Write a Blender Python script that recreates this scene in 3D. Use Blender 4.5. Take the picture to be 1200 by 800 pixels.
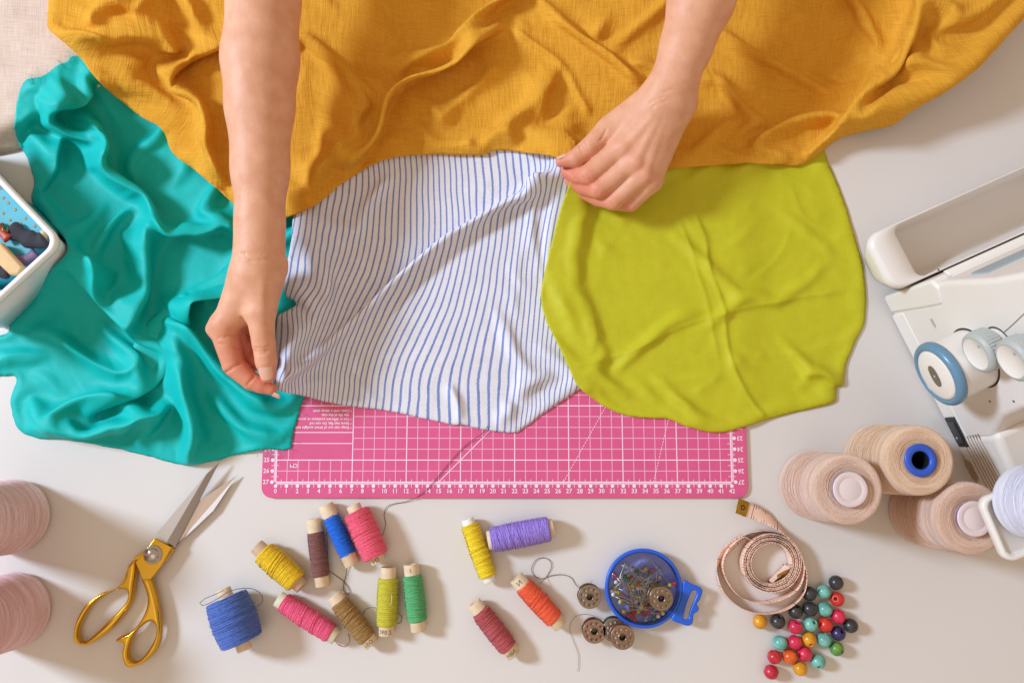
import bpy, bmesh, math, random
import numpy as np
from mathutils import Vector, Matrix
from mathutils.geometry import delaunay_2d_cdt

for o in list(bpy.data.objects):
    bpy.data.objects.remove(o, do_unlink=True)
SC = bpy.context.scene
COL = SC.collection
R = math.radians
CM = 0.01                      # all builders work in centimetres

# ------------------------------------------------------------------ camera
CAM_H, TILT, LENS = 74.4, R(7.5), 28.0
cam_d = bpy.data.cameras.new('camera')
cam_d.lens = LENS; cam_d.sensor_width = 36.0; cam_d.sensor_fit = 'HORIZONTAL'
cam_d.clip_start = 0.02; cam_d.clip_end = 50
cam = bpy.data.objects.new('camera', cam_d); COL.objects.link(cam)
cam.location = (0, -CAM_H*math.tan(TILT)*CM, CAM_H*CM)
cam.rotation_euler = (TILT, 0, 0)
SC.camera = cam

# ------------------------------------------------------------------ light
w = bpy.data.worlds.new('World'); SC.world = w; w.use_nodes = True
bg = w.node_tree.nodes['Background']
bg.inputs['Color'].default_value = (1.0, 0.79, 0.60, 1); bg.inputs['Strength'].default_value = 0.57

def area(name, loc, target, size, energy, color):
    l = bpy.data.lights.new(name, 'AREA'); l.shape = 'DISK'; l.size = size; l.energy = energy; l.color = color
    o = bpy.data.objects.new(name, l); COL.objects.link(o); o.location = loc
    d = Vector(target) - Vector(loc); o.rotation_euler = d.to_track_quat('-Z', 'Y').to_euler()
    return o
area('key_lamp', (-2.6, 0.68, 1.85), (0, 0, 0), 0.6, 112, (0.63, 0.79, 1.0))
area('overhead_fill', (-0.5, -0.9, 2.2), (0, 0, 0), 1.6, 4, (1.0, 0.9, 0.8))  # added overhead fill for soft form shading, not a lamp of the room

SC.view_settings.view_transform = 'Standard'; SC.view_settings.look = 'None'
SC.view_settings.gamma = 1.0; SC.view_settings.exposure = 0.1
SC.view_settings.use_curve_mapping = False

# ------------------------------------------------------------------ geometry of the place as photographed
FPX = 1200*LENS/36.0
def P(px, py, z=0.0):
    """point of the place at height z (cm) seen at this spot of the photograph"""
    px = np.asarray(px, float); py = np.asarray(py, float); z = np.asarray(z, float)
    u = px-600; v = py-400
    dy = -v*math.cos(TILT)+FPX*math.sin(TILT); dz = -v*math.sin(TILT)-FPX*math.cos(TILT)
    s = (CAM_H-z)/(-dz)
    return np.stack([s*u, -CAM_H*math.tan(TILT)+s*dy, z+0*s], -1)
def CPP(px, py, z=0.0):
    v = py-400
    return (CAM_H-z)/(v*math.sin(TILT)+FPX*math.cos(TILT))
def smooth(a, b, x):
    t = np.clip((np.asarray(x, float)-a)/(b-a), 0, 1); return t*t*(3-2*t)

rng = np.random.RandomState(7); random.seed(7)

# gradient noise (cm or px space)
_NT = rng.rand(256, 256)*2*np.pi; _GX = np.cos(_NT); _GY = np.sin(_NT)
def vnoise(x, y):
    x, y = np.broadcast_arrays(np.asarray(x, float), np.asarray(y, float)); x = x+0.37; y = y+0.71
    xi = np.floor(x).astype(int); yi = np.floor(y).astype(int); fx = x-xi; fy = y-yi
    sx_ = fx**3*(fx*(fx*6-15)+10); sy_ = fy**3*(fy*(fy*6-15)+10)
    def g(i, j): return _GX[(xi+i) % 256, (yi+j) % 256]*(fx-i)+_GY[(xi+i) % 256, (yi+j) % 256]*(fy-j)
    return (g(0, 0)*(1-sx_)+g(1, 0)*sx_)*(1-sy_)+(g(0, 1)*(1-sx_)+g(1, 1)*sx_)*sy_
def crumple(x, y, s, seed=0):
    """sharp little creases where the cloth has been crushed"""
    o = 0; a = 1.0
    for k in range(4):
        c, n = math.cos(0.7+1.3*k+seed), math.sin(0.7+1.3*k+seed); u = (x*c+y*n)/s; v = (y*c-x*n)/s
        u, v = u+0.6*vnoise(u*0.7+3*k, v*0.7), v+0.6*vnoise(u*0.7, v*0.7+5*k+seed)
        o = o+a*(0.28-np.abs(vnoise(u+11*k+seed, v*0.55+7*k))); a *= 0.55; s = s*0.6
    return o
def fbm(x, y, o=4):
    s = 0; a = 1.0
    for i in range(o):
        s = s+a*vnoise(x*2**i+17*i, y*2**i+31*i); a *= 0.5
    return s

# ------------------------------------------------------------------ materials
def lin(c):
    c = np.array(c, float)/255.0
    return tuple(np.where(c <= 0.04045, c/12.92, ((c+0.055)/1.055)**2.4))
MATS = {}
def mat(name, rgb=(200, 200, 200), rough=0.6, metal=0.0, var=0.0, var_scale=60, bump=0.0, bump_scale=300, bstretch=(1, 1, 1),
        sheen=0.0, spec=0.5, sss=0.0, rgb2=None, detail=3, coat=0.0):
    if name in MATS: return MATS[name]
    m = bpy.data.materials.new(name); m.use_nodes = True; MATS[name] = m
    nt = m.node_tree; b = nt.nodes['Principled BSDF']
    c = lin(rgb)+(1,)
    b.inputs['Base Color'].default_value = c
    b.inputs['Roughness'].default_value = rough; b.inputs['Metallic'].default_value = metal
    b.inputs['Specular IOR Level'].default_value = spec
    if sheen: b.inputs['Sheen Weight'].default_value = sheen; b.inputs['Sheen Roughness'].default_value = 0.4
    if sss:
        b.inputs['Subsurface Weight'].default_value = sss; b.inputs['Subsurface Radius'].default_value = (1, 0.35, 0.2); b.inputs['Subsurface Scale'].default_value = 0.004
    if coat: b.inputs['Coat Weight'].default_value = coat; b.inputs['Coat Roughness'].default_value = 0.15
    tc = nt.nodes.new('ShaderNodeTexCoord')
    if var or rgb2:
        n = nt.nodes.new('ShaderNodeTexNoise'); n.inputs['Scale'].default_value = var_scale; n.inputs['Detail'].default_value = detail
        nt.links.new(tc.outputs['Object'], n.inputs['Vector'])
        mx = nt.nodes.new('ShaderNodeMix'); mx.data_type = 'RGBA'
        c2 = lin(rgb2)+(1,) if rgb2 else tuple(x*(1-var) for x in c[:3])+(1,)
        mx.inputs['A'].default_value = c; mx.inputs['B'].default_value = c2
        rp = nt.nodes.new('ShaderNodeMapRange'); rp.inputs['From Min'].default_value = 0.35; rp.inputs['From Max'].default_value = 0.65
        nt.links.new(n.outputs['Fac'], rp.inputs['Value']); nt.links.new(rp.outputs['Result'], mx.inputs['Factor'])
        nt.links.new(mx.outputs['Result'], b.inputs['Base Color'])
    if bump:
        mp = nt.nodes.new('ShaderNodeMapping'); mp.inputs['Scale'].default_value = bstretch
        nt.links.new(tc.outputs['Object'], mp.inputs['Vector'])
        n2 = nt.nodes.new('ShaderNodeTexNoise'); n2.inputs['Scale'].default_value = bump_scale; n2.inputs['Detail'].default_value = 4
        nt.links.new(mp.outputs['Vector'], n2.inputs['Vector'])
        bp = nt.nodes.new('ShaderNodeBump'); bp.inputs['Strength'].default_value = bump; bp.inputs['Distance'].default_value = 0.0006
        nt.links.new(n2.outputs['Fac'], bp.inputs['Height']); nt.links.new(bp.outputs['Normal'], b.inputs['Normal'])
    return m

def weave_mat(name, rgb, rgb2, freq, rough=0.85, bump=0.5, crinkle=0.0, sheen=0.3, var=0.5, stripes=None, spec=0.25, trans=0.0):
    """woven cloth: threads along the cloth's own u,v (UV in cm), slub variation, optional crinkle and stripes"""
    m = bpy.data.materials.new(name); m.use_nodes = True
    nt = m.node_tree; b = nt.nodes['Principled BSDF']; L = nt.links.new
    b.inputs['Roughness'].default_value = rough; b.inputs['Specular IOR Level'].default_value = spec
    b.inputs['Sheen Weight'].default_value = sheen*0.5; b.inputs['Sheen Roughness'].default_value = 0.5; b.inputs['Sheen Tint'].default_value = lin(rgb)+(1,)
    uv = nt.nodes.new('ShaderNodeUVMap'); uv.uv_map = 'uv'
    def noise(sx, sy, scale, detail=2):
        mp = nt.nodes.new('ShaderNodeMapping'); mp.inputs['Scale'].default_value = (sx, sy, 1); L(uv.outputs['UV'], mp.inputs['Vector'])
        n = nt.nodes.new('ShaderNodeTexNoise'); n.inputs['Scale'].default_value = scale; n.inputs['Detail'].default_value = detail
        n.noise_dimensions = '2D'; L(mp.outputs['Vector'], n.inputs['Vector']); return n.outputs['Fac']
    def math2(op, a, bb):
        n = nt.nodes.new('ShaderNodeMath'); n.operation = op
        for i, v in enumerate((a, bb)):
            if isinstance(v, (int, float)): n.inputs[i].default_value = v
            elif v is not None: L(v, n.inputs[i])
        return n.outputs[0]
    warp = noise(freq, freq*0.06, 1.0); weft = noise(freq*0.06, freq, 1.0)
    th = math2('MULTIPLY', math2('ADD', warp, weft), 0.5)
    blot = noise(0.35, 0.35, 1.0, 3)
    fac = math2('ADD', math2('MULTIPLY', math2('SUBTRACT', th, 0.5), 3.0*var), math2('ADD', math2('MULTIPLY', math2('SUBTRACT', blot, 0.5), 0.8), 0.5))
    cl = nt.nodes.new('ShaderNodeClamp'); L(fac, cl.inputs['Value'])
    mx = nt.nodes.new('ShaderNodeMix'); mx.data_type = 'RGBA'
    mx.inputs['A'].default_value = lin(rgb)+(1,); mx.inputs['B'].default_value = lin(rgb2)+(1,); L(cl.outputs[0], mx.inputs['Factor'])
    colr = mx.outputs['Result']
    if stripes:
        period, width, srgb = stripes
        sp = nt.nodes.new('ShaderNodeSeparateXYZ'); L(uv.outputs['UV'], sp.inputs[0])
        wob = math2('MULTIPLY', math2('SUBTRACT', noise(0.5, 6, 1.0), 0.5), 0.05)
        fr = math2('FRACT', math2('DIVIDE', math2('ADD', sp.outputs['X'], wob), period), None)
        d = math2('ABSOLUTE', math2('SUBTRACT', fr, 0.5), None)
        mr = nt.nodes.new('ShaderNodeMapRange'); L(d, mr.inputs['Value'])
        mr.inputs['From Min'].default_value = width/2+0.03; mr.inputs['From Max'].default_value = width/2-0.03
        sf = math2('MULTIPLY', mr.outputs['Result'], math2('ADD', 0.62, math2('MULTIPLY', th, 0.5)))
        mx2 = nt.nodes.new('ShaderNodeMix'); mx2.data_type = 'RGBA'; L(sf, mx2.inputs['Factor']); L(colr, mx2.inputs['A'])
        mx2.inputs['B'].default_value = lin(srgb)+(1,); colr = mx2.outputs['Result']
    L(colr, b.inputs['Base Color'])
    h = th
    if crinkle:
        c1 = noise(2.6, 0.5, 1.0, 4); c2 = noise(0.5, 2.2, 1.0, 4)
        h = math2('ADD', math2('MULTIPLY', th, 1.0), math2('MULTIPLY', math2('ADD', c1, c2), crinkle))
    bp = nt.nodes.new('ShaderNodeBump'); bp.inputs['Strength'].default_value = bump; bp.inputs['Distance'].default_value = 0.0008
    L(h, bp.inputs['Height']); L(bp.outputs['Normal'], b.inputs['Normal'])
    return m

# ------------------------------------------------------------------ object helpers
ORG = {}
def tag(o, label, cat, group=None, kind=None):
    if label: o['label'] = label
    if cat: o['category'] = cat
    if group: o['group'] = group
    if kind: o['kind'] = kind
    return o
def E(name, label, cat, loc, group=None):
    o = bpy.data.objects.new(name, None); COL.objects.link(o); o.empty_display_size = 0.01
    o.location = [c*CM for c in loc]; ORG[o.name] = np.array(loc, float); tag(o, label, cat, group)
    return o
def M(name, V, F, material, parent=None, origin=None, smooth_=True, uv=None, label=None):
    V = np.asarray(V, float)
    org = ORG[parent.name] if parent is not None else np.array(origin if origin is not None else (0, 0, 0), float)
    me = bpy.data.meshes.new(name); me.from_pydata(((V-org)*CM).tolist(), [], [list(map(int, f)) for f in F])
    if material is not None: me.materials.append(material)
    if smooth_: me.shade_smooth()
    if uv is not None:
        l = me.uv_layers.new(name='uv'); idx = np.empty(len(me.loops), int); me.loops.foreach_get('vertex_index', idx)
        l.data.foreach_set('uv', np.asarray(uv, float)[idx].ravel())
    me.update()
    o = bpy.data.objects.new(name, me); COL.objects.link(o)
    if parent is not None: o.parent = parent
    else: o.location = org*CM
    ORG[o.name] = org
    if label: o['label'] = label
    return o
def bevel(o, wd, seg=3, ang=40):
    m = o.modifiers.new('bevel', 'BEVEL'); m.width = wd*CM; m.segments = seg; m.limit_method = 'ANGLE'; m.angle_limit = R(ang); m.harden_normals = False
    o.data.shade_smooth()
    try:
        o.data.set_sharp_from_angle(angle=R(50))
    except Exception: pass
    return o
def join(*parts):
    V = []; F = []; n = 0
    for v, f in parts:
        V.append(np.asarray(v, float)); F += [[i+n for i in q] for q in f]; n += len(v)
    return np.concatenate(V), F
def frame(axis, up=(0, 0, 1)):
    a = np.array(axis, float); a /= np.linalg.norm(a); u = np.array(up, float)
    if abs(a@u) > 0.98: u = np.array((1, 0, 0.0))
    x = np.cross(u, a); x /= np.linalg.norm(x); y = np.cross(a, x)
    return x, y, a
def lathe(prof, n=32, A=(0, 0, 0), axis=(0, 0, 1), caps=True):
    """profile [(radius, height)] turned about axis through A"""
    x, y, a = frame(axis); A = np.array(A, float); V = []; F = []
    th = np.linspace(0, 2*np.pi, n, endpoint=False)
    for r, h in prof:
        V.append(A+a*h+r*(np.cos(th)[:, None]*x+np.sin(th)[:, None]*y))
    V = np.concatenate(V)
    for i in range(len(prof)-1):
        for j in range(n):
            k = (j+1) % n; F.append([i*n+j, i*n+k, (i+1)*n+k, (i+1)*n+j])
    if caps:
        if prof[0][0] > 1e-4: F.append(list(range(n))[::-1])
        if prof[-1][0] > 1e-4: F.append([(len(prof)-1)*n+j for j in range(n)])
    return V, F
def catmull(pts, step, closed=False):
    p = np.array(pts, float); n = len(p); out = []
    rngi = range(n) if closed else range(n-1)
    for i in rngi:
        if closed: a, b, c, d = p[(i-1) % n], p[i], p[(i+1) % n], p[(i+2) % n]
        else: a, b, c, d = p[max(i-1, 0)], p[i], p[i+1], p[min(i+2, n-1)]
        k = max(1, int(np.linalg.norm(c-b)/step))
        for t in np.arange(k)/k:
            out.append(0.5*((2*b)+(c-a)*t+(2*a-5*b+4*c-d)*t*t+(3*b-a-3*c+d)*t**3))
    if not closed: out.append(p[-1])
    return np.array(out)
def relax(V, F, it, lam=0.5, wgt=None):
    """even out a mesh by averaging neighbours"""
    a = np.concatenate([np.array([(f[i], f[(i+1) % len(f)]) for i in range(len(f))]) for f in F]) if not isinstance(F, np.ndarray) else np.concatenate([F[:, [i, (i+1) % F.shape[1]]] for i in range(F.shape[1])])
    a = np.unique(np.sort(a, 1), axis=0); n = len(V); deg = np.bincount(a.ravel(), minlength=n)[:, None]+1e-9
    w_ = np.full((n, 1), lam) if wgt is None else (lam*np.asarray(wgt))[:, None]
    V = V.copy()
    for _ in range(it):
        S = np.stack([np.bincount(a[:, 0], V[a[:, 1], k], n)+np.bincount(a[:, 1], V[a[:, 0], k], n) for k in range(3)], 1)
        V += w_*(S/deg-V)
    return V
def tube(path, r, n=6, caps=True):
    p = np.asarray(path, float); m = len(p); r = np.broadcast_to(np.asarray(r, float), (m,))
    T = np.gradient(p, axis=0); T /= (np.linalg.norm(T, axis=1)[:, None]+1e-12)
    up = np.zeros_like(p); up[:, 2] = 1; bad = np.abs(T[:, 2]) > 0.95; up[bad] = (1, 0, 0)
    X = np.cross(up, T); X /= np.linalg.norm(X, axis=1)[:, None]; Y = np.cross(T, X)
    th = np.linspace(0, 2*np.pi, n, endpoint=False)
    V = (p[:, None]+r[:, None, None]*(np.cos(th)[None, :, None]*X[:, None]+np.sin(th)[None, :, None]*Y[:, None])).reshape(-1, 3)
    i = np.arange(m-1)[:, None]*n; j = np.arange(n)[None]; k = (j+1) % n
    F = np.stack([i+j, i+k, i+n+k, i+n+j], -1).reshape(-1, 4).tolist()
    if caps: F += [list(range(n))[::-1], [(m-1)*n+q for q in range(n)]]
    return V, F
def box(x0, x1, y0, y1, z0, z1):
    V = [(x, y, z) for z in (z0, z1) for y in (y0, y1) for x in (x0, x1)]
    return np.array(V, float), [[0, 2, 3, 1], [4, 5, 7, 6], [0, 1, 5, 4], [2, 6, 7, 3], [0, 4, 6, 2], [1, 3, 7, 5]]
def inside(poly, x, y):
    x = np.asarray(x, float); y = np.asarray(y, float); c = np.zeros(x.shape, bool); n = len(poly); j = n-1
    for i in range(n):
        xi, yi = poly[i]; xj, yj = poly[j]
        if yi != yj:
            c ^= ((yi > y) != (yj > y)) & (x < (xj-xi)*(y-yi)/(yj-yi)+xi)
        j = i
    return c
def polydist(poly, x, y, closed=True):
    """distance, signed side, and parameter along to a polyline"""
    x = np.asarray(x, float); y = np.asarray(y, float)
    best = np.full(x.shape, 1e18); side = np.zeros(x.shape); par = np.zeros(x.shape)
    n = len(poly); m = n if closed else n-1
    L = [np.hypot(*(np.array(poly[(i+1) % n])-poly[i])) for i in range(m)]; tot = sum(L); acc = 0
    for i in range(m):
        ax, ay = poly[i]; bx, by = poly[(i+1) % n]; ex, ey = bx-ax, by-ay; l2 = ex*ex+ey*ey+1e-12
        t = np.clip(((x-ax)*ex+(y-ay)*ey)/l2, 0, 1); dx = x-ax-t*ex; dy = y-ay-t*ey; d = dx*dx+dy*dy
        q = d < best; best = np.where(q, d, best); side = np.where(q, np.sign(ex*(y-ay)-ey*(x-ax)), side)
        par = np.where(q, (acc+t*L[i])/tot, par); acc += L[i]
    return np.sqrt(best), side, par
def plate(outer, holes, z0, z1):
    """flat plate with holes, extruded"""
    loops = [list(map(tuple, outer))]+[list(map(tuple, h)) for h in holes]
    pts = []; edges = []
    for lp in loops:
        s = len(pts); pts += lp; edges += [(s+i, s+(i+1) % len(lp)) for i in range(len(lp))]
    vo, eo, fo, _, _, _ = delaunay_2d_cdt([Vector(p[:2]) for p in pts], edges, [], 0, 1e-6)
    vo = np.array([(v.x, v.y) for v in vo]); keep = []
    for f in fo:
        c = vo[f].mean(0)
        if inside(loops[0], c[0], c[1]) and not any(inside(h, c[0], c[1]) for h in loops[1:]): keep.append(list(f))
    n = len(vo)
    V = np.concatenate([np.c_[vo, np.full(n, z0)], np.c_[vo, np.full(n, z1)]])
    F = []
    cnt = {}
    for f in keep:
        a = vo[f]; ar = sum(a[i][0]*a[(i+1) % len(f)][1]-a[(i+1) % len(f)][0]*a[i][1] for i in range(len(f)))
        if ar < 0: f = f[::-1]
        F.append([i+n for i in f]); F.append(f[::-1])
        for i in range(len(f)):
            cnt[(f[i], f[(i+1) % len(f)])] = 1
    for (i, j) in list(cnt):
        if (j, i) not in cnt: F.append([i, j, j+n, i+n])
    return V, F
def circle(cx, cy, r, n=24):
    t = np.linspace(0, 2*np.pi, n, endpoint=False); return [(cx+r*math.cos(a), cy+r*math.sin(a)) for a in t]
def roundrect(x0, x1, y0, y1, r, n=6):
    out = []
    for cx, cy, a0 in ((x1-r, y1-r, 0), (x0+r, y1-r, 90), (x0+r, y0+r, 180), (x1-r, y0+r, 270)):
        for k in range(n+1):
            a = R(a0+90*k/n); out.append((cx+r*math.cos(a), cy+r*math.sin(a)))
    return out

# glyphs, made while the scene is still empty
_TX = {}
def text(s, size=1.0, align='CENTER', bold=0.0):
    """flat lettering: vertices (x, y) and faces, centred on 0"""
    key = (s, align, bold)
    if key not in _TX:
        c = bpy.data.curves.new('t', 'FONT'); c.body = s; c.align_x = align; c.align_y = 'CENTER'; c.resolution_u = 2; c.offset = bold
        o = bpy.data.objects.new('t', c); COL.objects.link(o); bpy.context.view_layer.update()
        me = o.to_mesh(); V = np.array([(v.co.x, v.co.y) for v in me.vertices]).reshape(-1, 2); F = [list(p.vertices) for p in me.polygons]
        o.to_mesh_clear(); bpy.data.objects.remove(o, do_unlink=True); bpy.data.curves.remove(c)
        _TX[key] = (V, F)
    V, F = _TX[key]; return V*size, F
for s in [str(i) for i in range(43)]: text(s, bold=0.02)
# ------------------------------------------------------------------ table
V, F = box(-150, 150, -75, 75, -3, 0)
tb = M('table_top', V, F, mat('table_paint', (219, 212, 206), rough=0.3, var=0.035, var_scale=5, spec=0.45, bump=0.03, bump_scale=40), origin=(0, 0, 0), smooth_=False)
tb['kind'] = 'structure'

# ------------------------------------------------------------------ cloth builder
def drape(p, free, rest_k, floor_z, steps=120, grav=0.004, bend=0.25, damp=0.93, ceil_z=None, noise=0.03):
    """let a sheet with a little excess cloth buckle and settle: grid of points, springs solved in place"""
    p = p.copy(); ny, nx, _ = p.shape
    def prs(a, b): return a, b
    sl = slice(None)
    sets = []
    def add(dy, dx, stiff, step):
        # independent colours so that each spring set can be solved at once
        for c in range(step):
            if dx and not dy: A = (sl, slice(c, nx-dx, step)); B = (sl, slice(c+dx, nx, step))
            elif dy and not dx: A = (slice(c, ny-dy, step), sl); B = (slice(c+dy, ny, step), sl)
            elif dx > 0: A = (slice(c, ny-dy, step), slice(0, nx-dx)); B = (slice(c+dy, ny, step), slice(dx, nx))
            else: A = (slice(c, ny-dy, step), slice(-dx, nx)); B = (slice(c+dy, ny, step), slice(0, nx+dx))
            n = min(p[A].shape[0], p[B].shape[0]); m = min(p[A].shape[1], p[B].shape[1])
            def cut(S): 
                r = np.arange(ny)[S[0]][:n]; q = np.arange(nx)[S[1]][:m]; return np.ix_(r, q)
            a, b = cut(A), cut(B)
            L0 = np.linalg.norm(p[b]-p[a], axis=-1)*0.5*(rest_k[a]+rest_k[b])
            wa = free[a].astype(float); wb = free[b].astype(float); ws = wa+wb; ws[ws == 0] = 1
            sets.append((a, b, L0, (wa/ws*stiff)[..., None], (wb/ws*stiff)[..., None]))
    add(0, 1, 1.0, 2); add(1, 0, 1.0, 2); add(1, 1, 0.5, 2); add(1, -1, 0.5, 2); add(0, 3, bend, 6); add(3, 0, bend, 6)
    p[..., 2] += np.where(free, noise*rng.randn(ny, nx), 0)
    prev = p.copy(); f3 = free[..., None]
    for it in range(steps):
        v = (p-prev)*damp; prev = p.copy()
        p = np.where(f3, p+v, p); p[..., 2] -= np.where(free, grav, 0)
        for _ in range(3):
            for a, b, L0, ka, kb in sets:
                d = p[b]-p[a]; l = np.linalg.norm(d, axis=-1); cc = d*((l-L0)/(l+1e-9))[..., None]
                p[a] = p[a]+cc*ka; p[b] = p[b]-cc*kb
        p[..., 2] = np.where(free, np.maximum(p[..., 2], floor_z), p[..., 2])
        if ceil_z is not None: p[..., 2] = np.where(free, np.minimum(p[..., 2], ceil_z), p[..., 2])
    return p
def bicubic(G, u, v):
    ny, nx, _ = G.shape; u = np.clip(u, 1, nx-2.001); v = np.clip(v, 1, ny-2.001); i = np.floor(u).astype(int); j = np.floor(v).astype(int); a = u-i; b = v-j
    def wts(t): return [(1-t)**3/6, (3*t**3-6*t*t+4)/6, (-3*t**3+3*t*t+3*t+1)/6, t**3/6]
    wa, wb = wts(a), wts(b); o = 0
    for m in range(4):
        for n in range(4): o = o+(wa[n]*wb[m])[:, None]*G[np.clip(j+m-1, 0, ny-1), np.clip(i+n-1, 0, nx-1)]
    return o

class Fold:
    """a crease line traced over the cloth: crest height, width to either side, how far the crest hangs over"""
    def __init__(s, pts, amp, wl, wr, over=0.0, ends=(0.18, 0.18), p=1.6):
        s.c = catmull(pts, 12); s.amp, s.wl, s.wr, s.over, s.ends, s.p = amp, wl, wr, over*0.5, ends, p
    def ev(s, x, y):
        m = 4.6*max(s.wl, s.wr)+8; lo = s.c.min(0)-m; hi = s.c.max(0)+m
        k = (x > lo[0]) & (x < hi[0]) & (y > lo[1]) & (y < hi[1]); out = np.zeros((3,)+x.shape)
        if k.any(): out[:, k] = s._ev(x[k], y[k])
        return out
    def _ev(s, x, y):
        d, sd, t = polydist(s.c, x, y, False)
        q = np.where(sd > 0, d/s.wr, d/s.wl)
        tp = (smooth(0, s.ends[0], t) if s.ends[0] else 1.0)*(smooth(0, s.ends[1], 1-t) if s.ends[1] else 1.0)
        # beyond the end caps fade
        g = np.exp(-q**s.p)
        if max(s.wl, s.wr) > 1.8*min(s.wl, s.wr):      # hollow under the steep side of a fold
            st = (sd > 0) if s.wr < s.wl else (sd <= 0); g = np.where(st, 1.32*g-0.32*np.exp(-(q/4.5)**2), g)
        g = g*tp
        c = s.c; dx = np.gradient(c[:, 0]); dy = np.gradient(c[:, 1]); l = np.hypot(dx, dy)+1e-9
        k = np.clip((t*(len(c)-1)).astype(int), 0, len(c)-1)
        nx, ny = -dy[k]/l[k], dx[k]/l[k]         # towards positive side
        gp = np.maximum(g, 0); return s.amp*g, nx*s.over*gp, ny*s.over*gp

def cloth(name, label, outline, folds, body, material, step=3.0, edge=14, floor=None, extra=None, under=None, uvf=None, gain=1.0, warp=3.0, relax_it=4, flat=0.35, excess=None, sim=110, calm=None, creases=(), fine_cr=0.03, wander=1.0, skirt=0.8, wr=0.25, wscale=26, cr=0.0, cscale=40, seed=0, tight=False, cat='fabric'):
    ol = catmull(outline, step*1.0, True) if not tight else np.array(outline, float)
    # slightly irregular hem
    t = np.arange(len(ol)); nrm = np.gradient(ol, axis=0); nrm = np.stack([-nrm[:, 1], nrm[:, 0]], 1); nrm /= np.linalg.norm(nrm, axis=1)[:, None]+1e-9
    ol = ol+nrm*(fbm(t*0.09+seed, t*0+seed*3.1)*wander)[:, None]
    x0, y0 = ol.min(0); x1, y1 = ol.max(0)
    gx, gy = np.meshgrid(np.arange(x0, x1, step), np.arange(y0, y1, step*0.87)); gx = gx+(np.arange(gx.shape[0]) % 2)[:, None]*step*0.5
    gx = gx.ravel(); gy = gy.ravel()
    k = inside(ol.tolist(), gx, gy); gx = gx[k]; gy = gy[k]
    dd, _, _ = polydist(ol, gx, gy); k = dd > step*0.65; gx = gx[k]; gy = gy[k]; dd = dd[k]
    X = np.r_[ol[:, 0], gx]; Y = np.r_[ol[:, 1], gy]; D = np.r_[np.zeros(len(ol)), dd]; nb = len(ol)
    vo, eo, fo, ov, _, _ = delaunay_2d_cdt([Vector((a, b)) for a, b in zip(X, Y)], [(i, (i+1) % nb) for i in range(nb)], [], 1, 1e-5)
    vo = np.array([(v.x, v.y) for v in vo]); 
    if len(vo) != len(X):
        X, Y = vo[:, 0], vo[:, 1]; D, _, _ = polydist(ol, X, Y)
    Fc = []
    for f in fo:
        a = vo[f]; ar = (a[1][0]-a[0][0])*(a[2][1]-a[0][1])-(a[2][0]-a[0][0])*(a[1][1]-a[0][1])
        Fc.append(list(f) if ar < 0 else list(f)[::-1])       # y runs down in the photograph
    def heights(X, Y, D, mv=True):
        e = np.sqrt(np.clip(1-(1-np.clip(D/edge, 0, 1))**2, 0, 1)); ef = smooth(0, 30, D)
        h = np.zeros_like(X); ox = np.zeros_like(X); oy = np.zeros_like(X)
        wx = X+fbm(X/40+seed, Y/40, 2)*warp; wy = Y+fbm(X/40+9+seed, Y/40+5, 2)*warp
        for fd in folds:
            a, bx, by = fd.ev(wx, wy); h += a*gain; ox += bx; oy += by
        h = h+fbm(X/wscale+seed*7, Y/wscale+seed*3, 3)*wr
        if cr: h = h+crumple(X, Y, cscale, seed)*cr*(0.35+0.65*smooth(-0.25, 0.3, vnoise(X/90+seed, Y/90)))
        hb_ = (body(X, Y) if callable(body) else body)*(flat+(1-flat)*ef); hh = hb_+h*(0.5+0.5*smooth(0, 16, D))
        fl = floor(X, Y) if callable(floor) else (floor or 0.05)
        hh = fl+np.maximum(hh, 0.1)*(0.3+0.7*e)
        if extra is not None: hh = hh+extra(X, Y)
        if under is not None:
            for u in under:
                uh = u(X, Y); hh = np.maximum(hh, uh+0.28)
        return hh, ox*np.clip(D/10, 0, 1), oy*np.clip(D/10, 0, 1)
    h, ox, oy = heights(X, Y, D)
    V = P(X+ox, Y+oy, h)
    if excess:
        gs = 4.5; pad = 4; gxs = np.arange(x0-pad*gs, x1+pad*gs, gs); gys = np.arange(y0-pad*gs, y1+pad*gs, gs); GX, GY = np.meshgrid(gxs, gys)
        di, _, _ = polydist(ol[::2], GX.ravel(), GY.ravel()); ins = inside(ol.tolist(), GX.ravel(), GY.ravel()); ds = np.where(ins, di, -di)
        gh, gox, goy = heights(GX.ravel(), GY.ravel(), np.maximum(ds, 0)); G0 = P(GX.ravel()+gox, GY.ravel()+goy, gh).reshape(GX.shape+(3,))
        ds = ds.reshape(GX.shape); fl_ = (floor(GX, GY) if callable(floor) else (floor or 0.05))+0.12+0*GX
        if under is not None:
            for u_ in under: fl_ = np.maximum(fl_, u_(GX.ravel(), GY.ravel()).reshape(GX.shape)+0.28)
        fr = (ds > 3) & ~(calm(GX, GY) if calm else np.zeros(GX.shape, bool))
        ex_ = 1+excess(GX, GY)*smooth(2, 30, ds) if callable(excess) else 1+excess*smooth(2, 30, ds)
        G1 = drape(G0, fr, ex_, fl_, steps=sim)
        cu, cv = (X-gxs[0])/gs, (Y-gys[0])/gs
        V = V+bicubic(G1-G0, cu, cv)*smooth(0, 8, D)[:, None]
        h = V[:, 2].copy()
    V = relax(V, np.array(Fc), relax_it, 0.5, np.r_[np.zeros(nb), np.ones(len(V)-nb)])
    for c_ in creases: V[:, 2] += c_.ev(X, Y)[0]*smooth(0, 5, D)
    if cr: V[:, 2] += crumple(X, Y, 16, seed+2)*fine_cr*smooth(0, 10, D)*smooth(-0.2, 0.35, vnoise(X/70+seed*2, Y/70))
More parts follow.
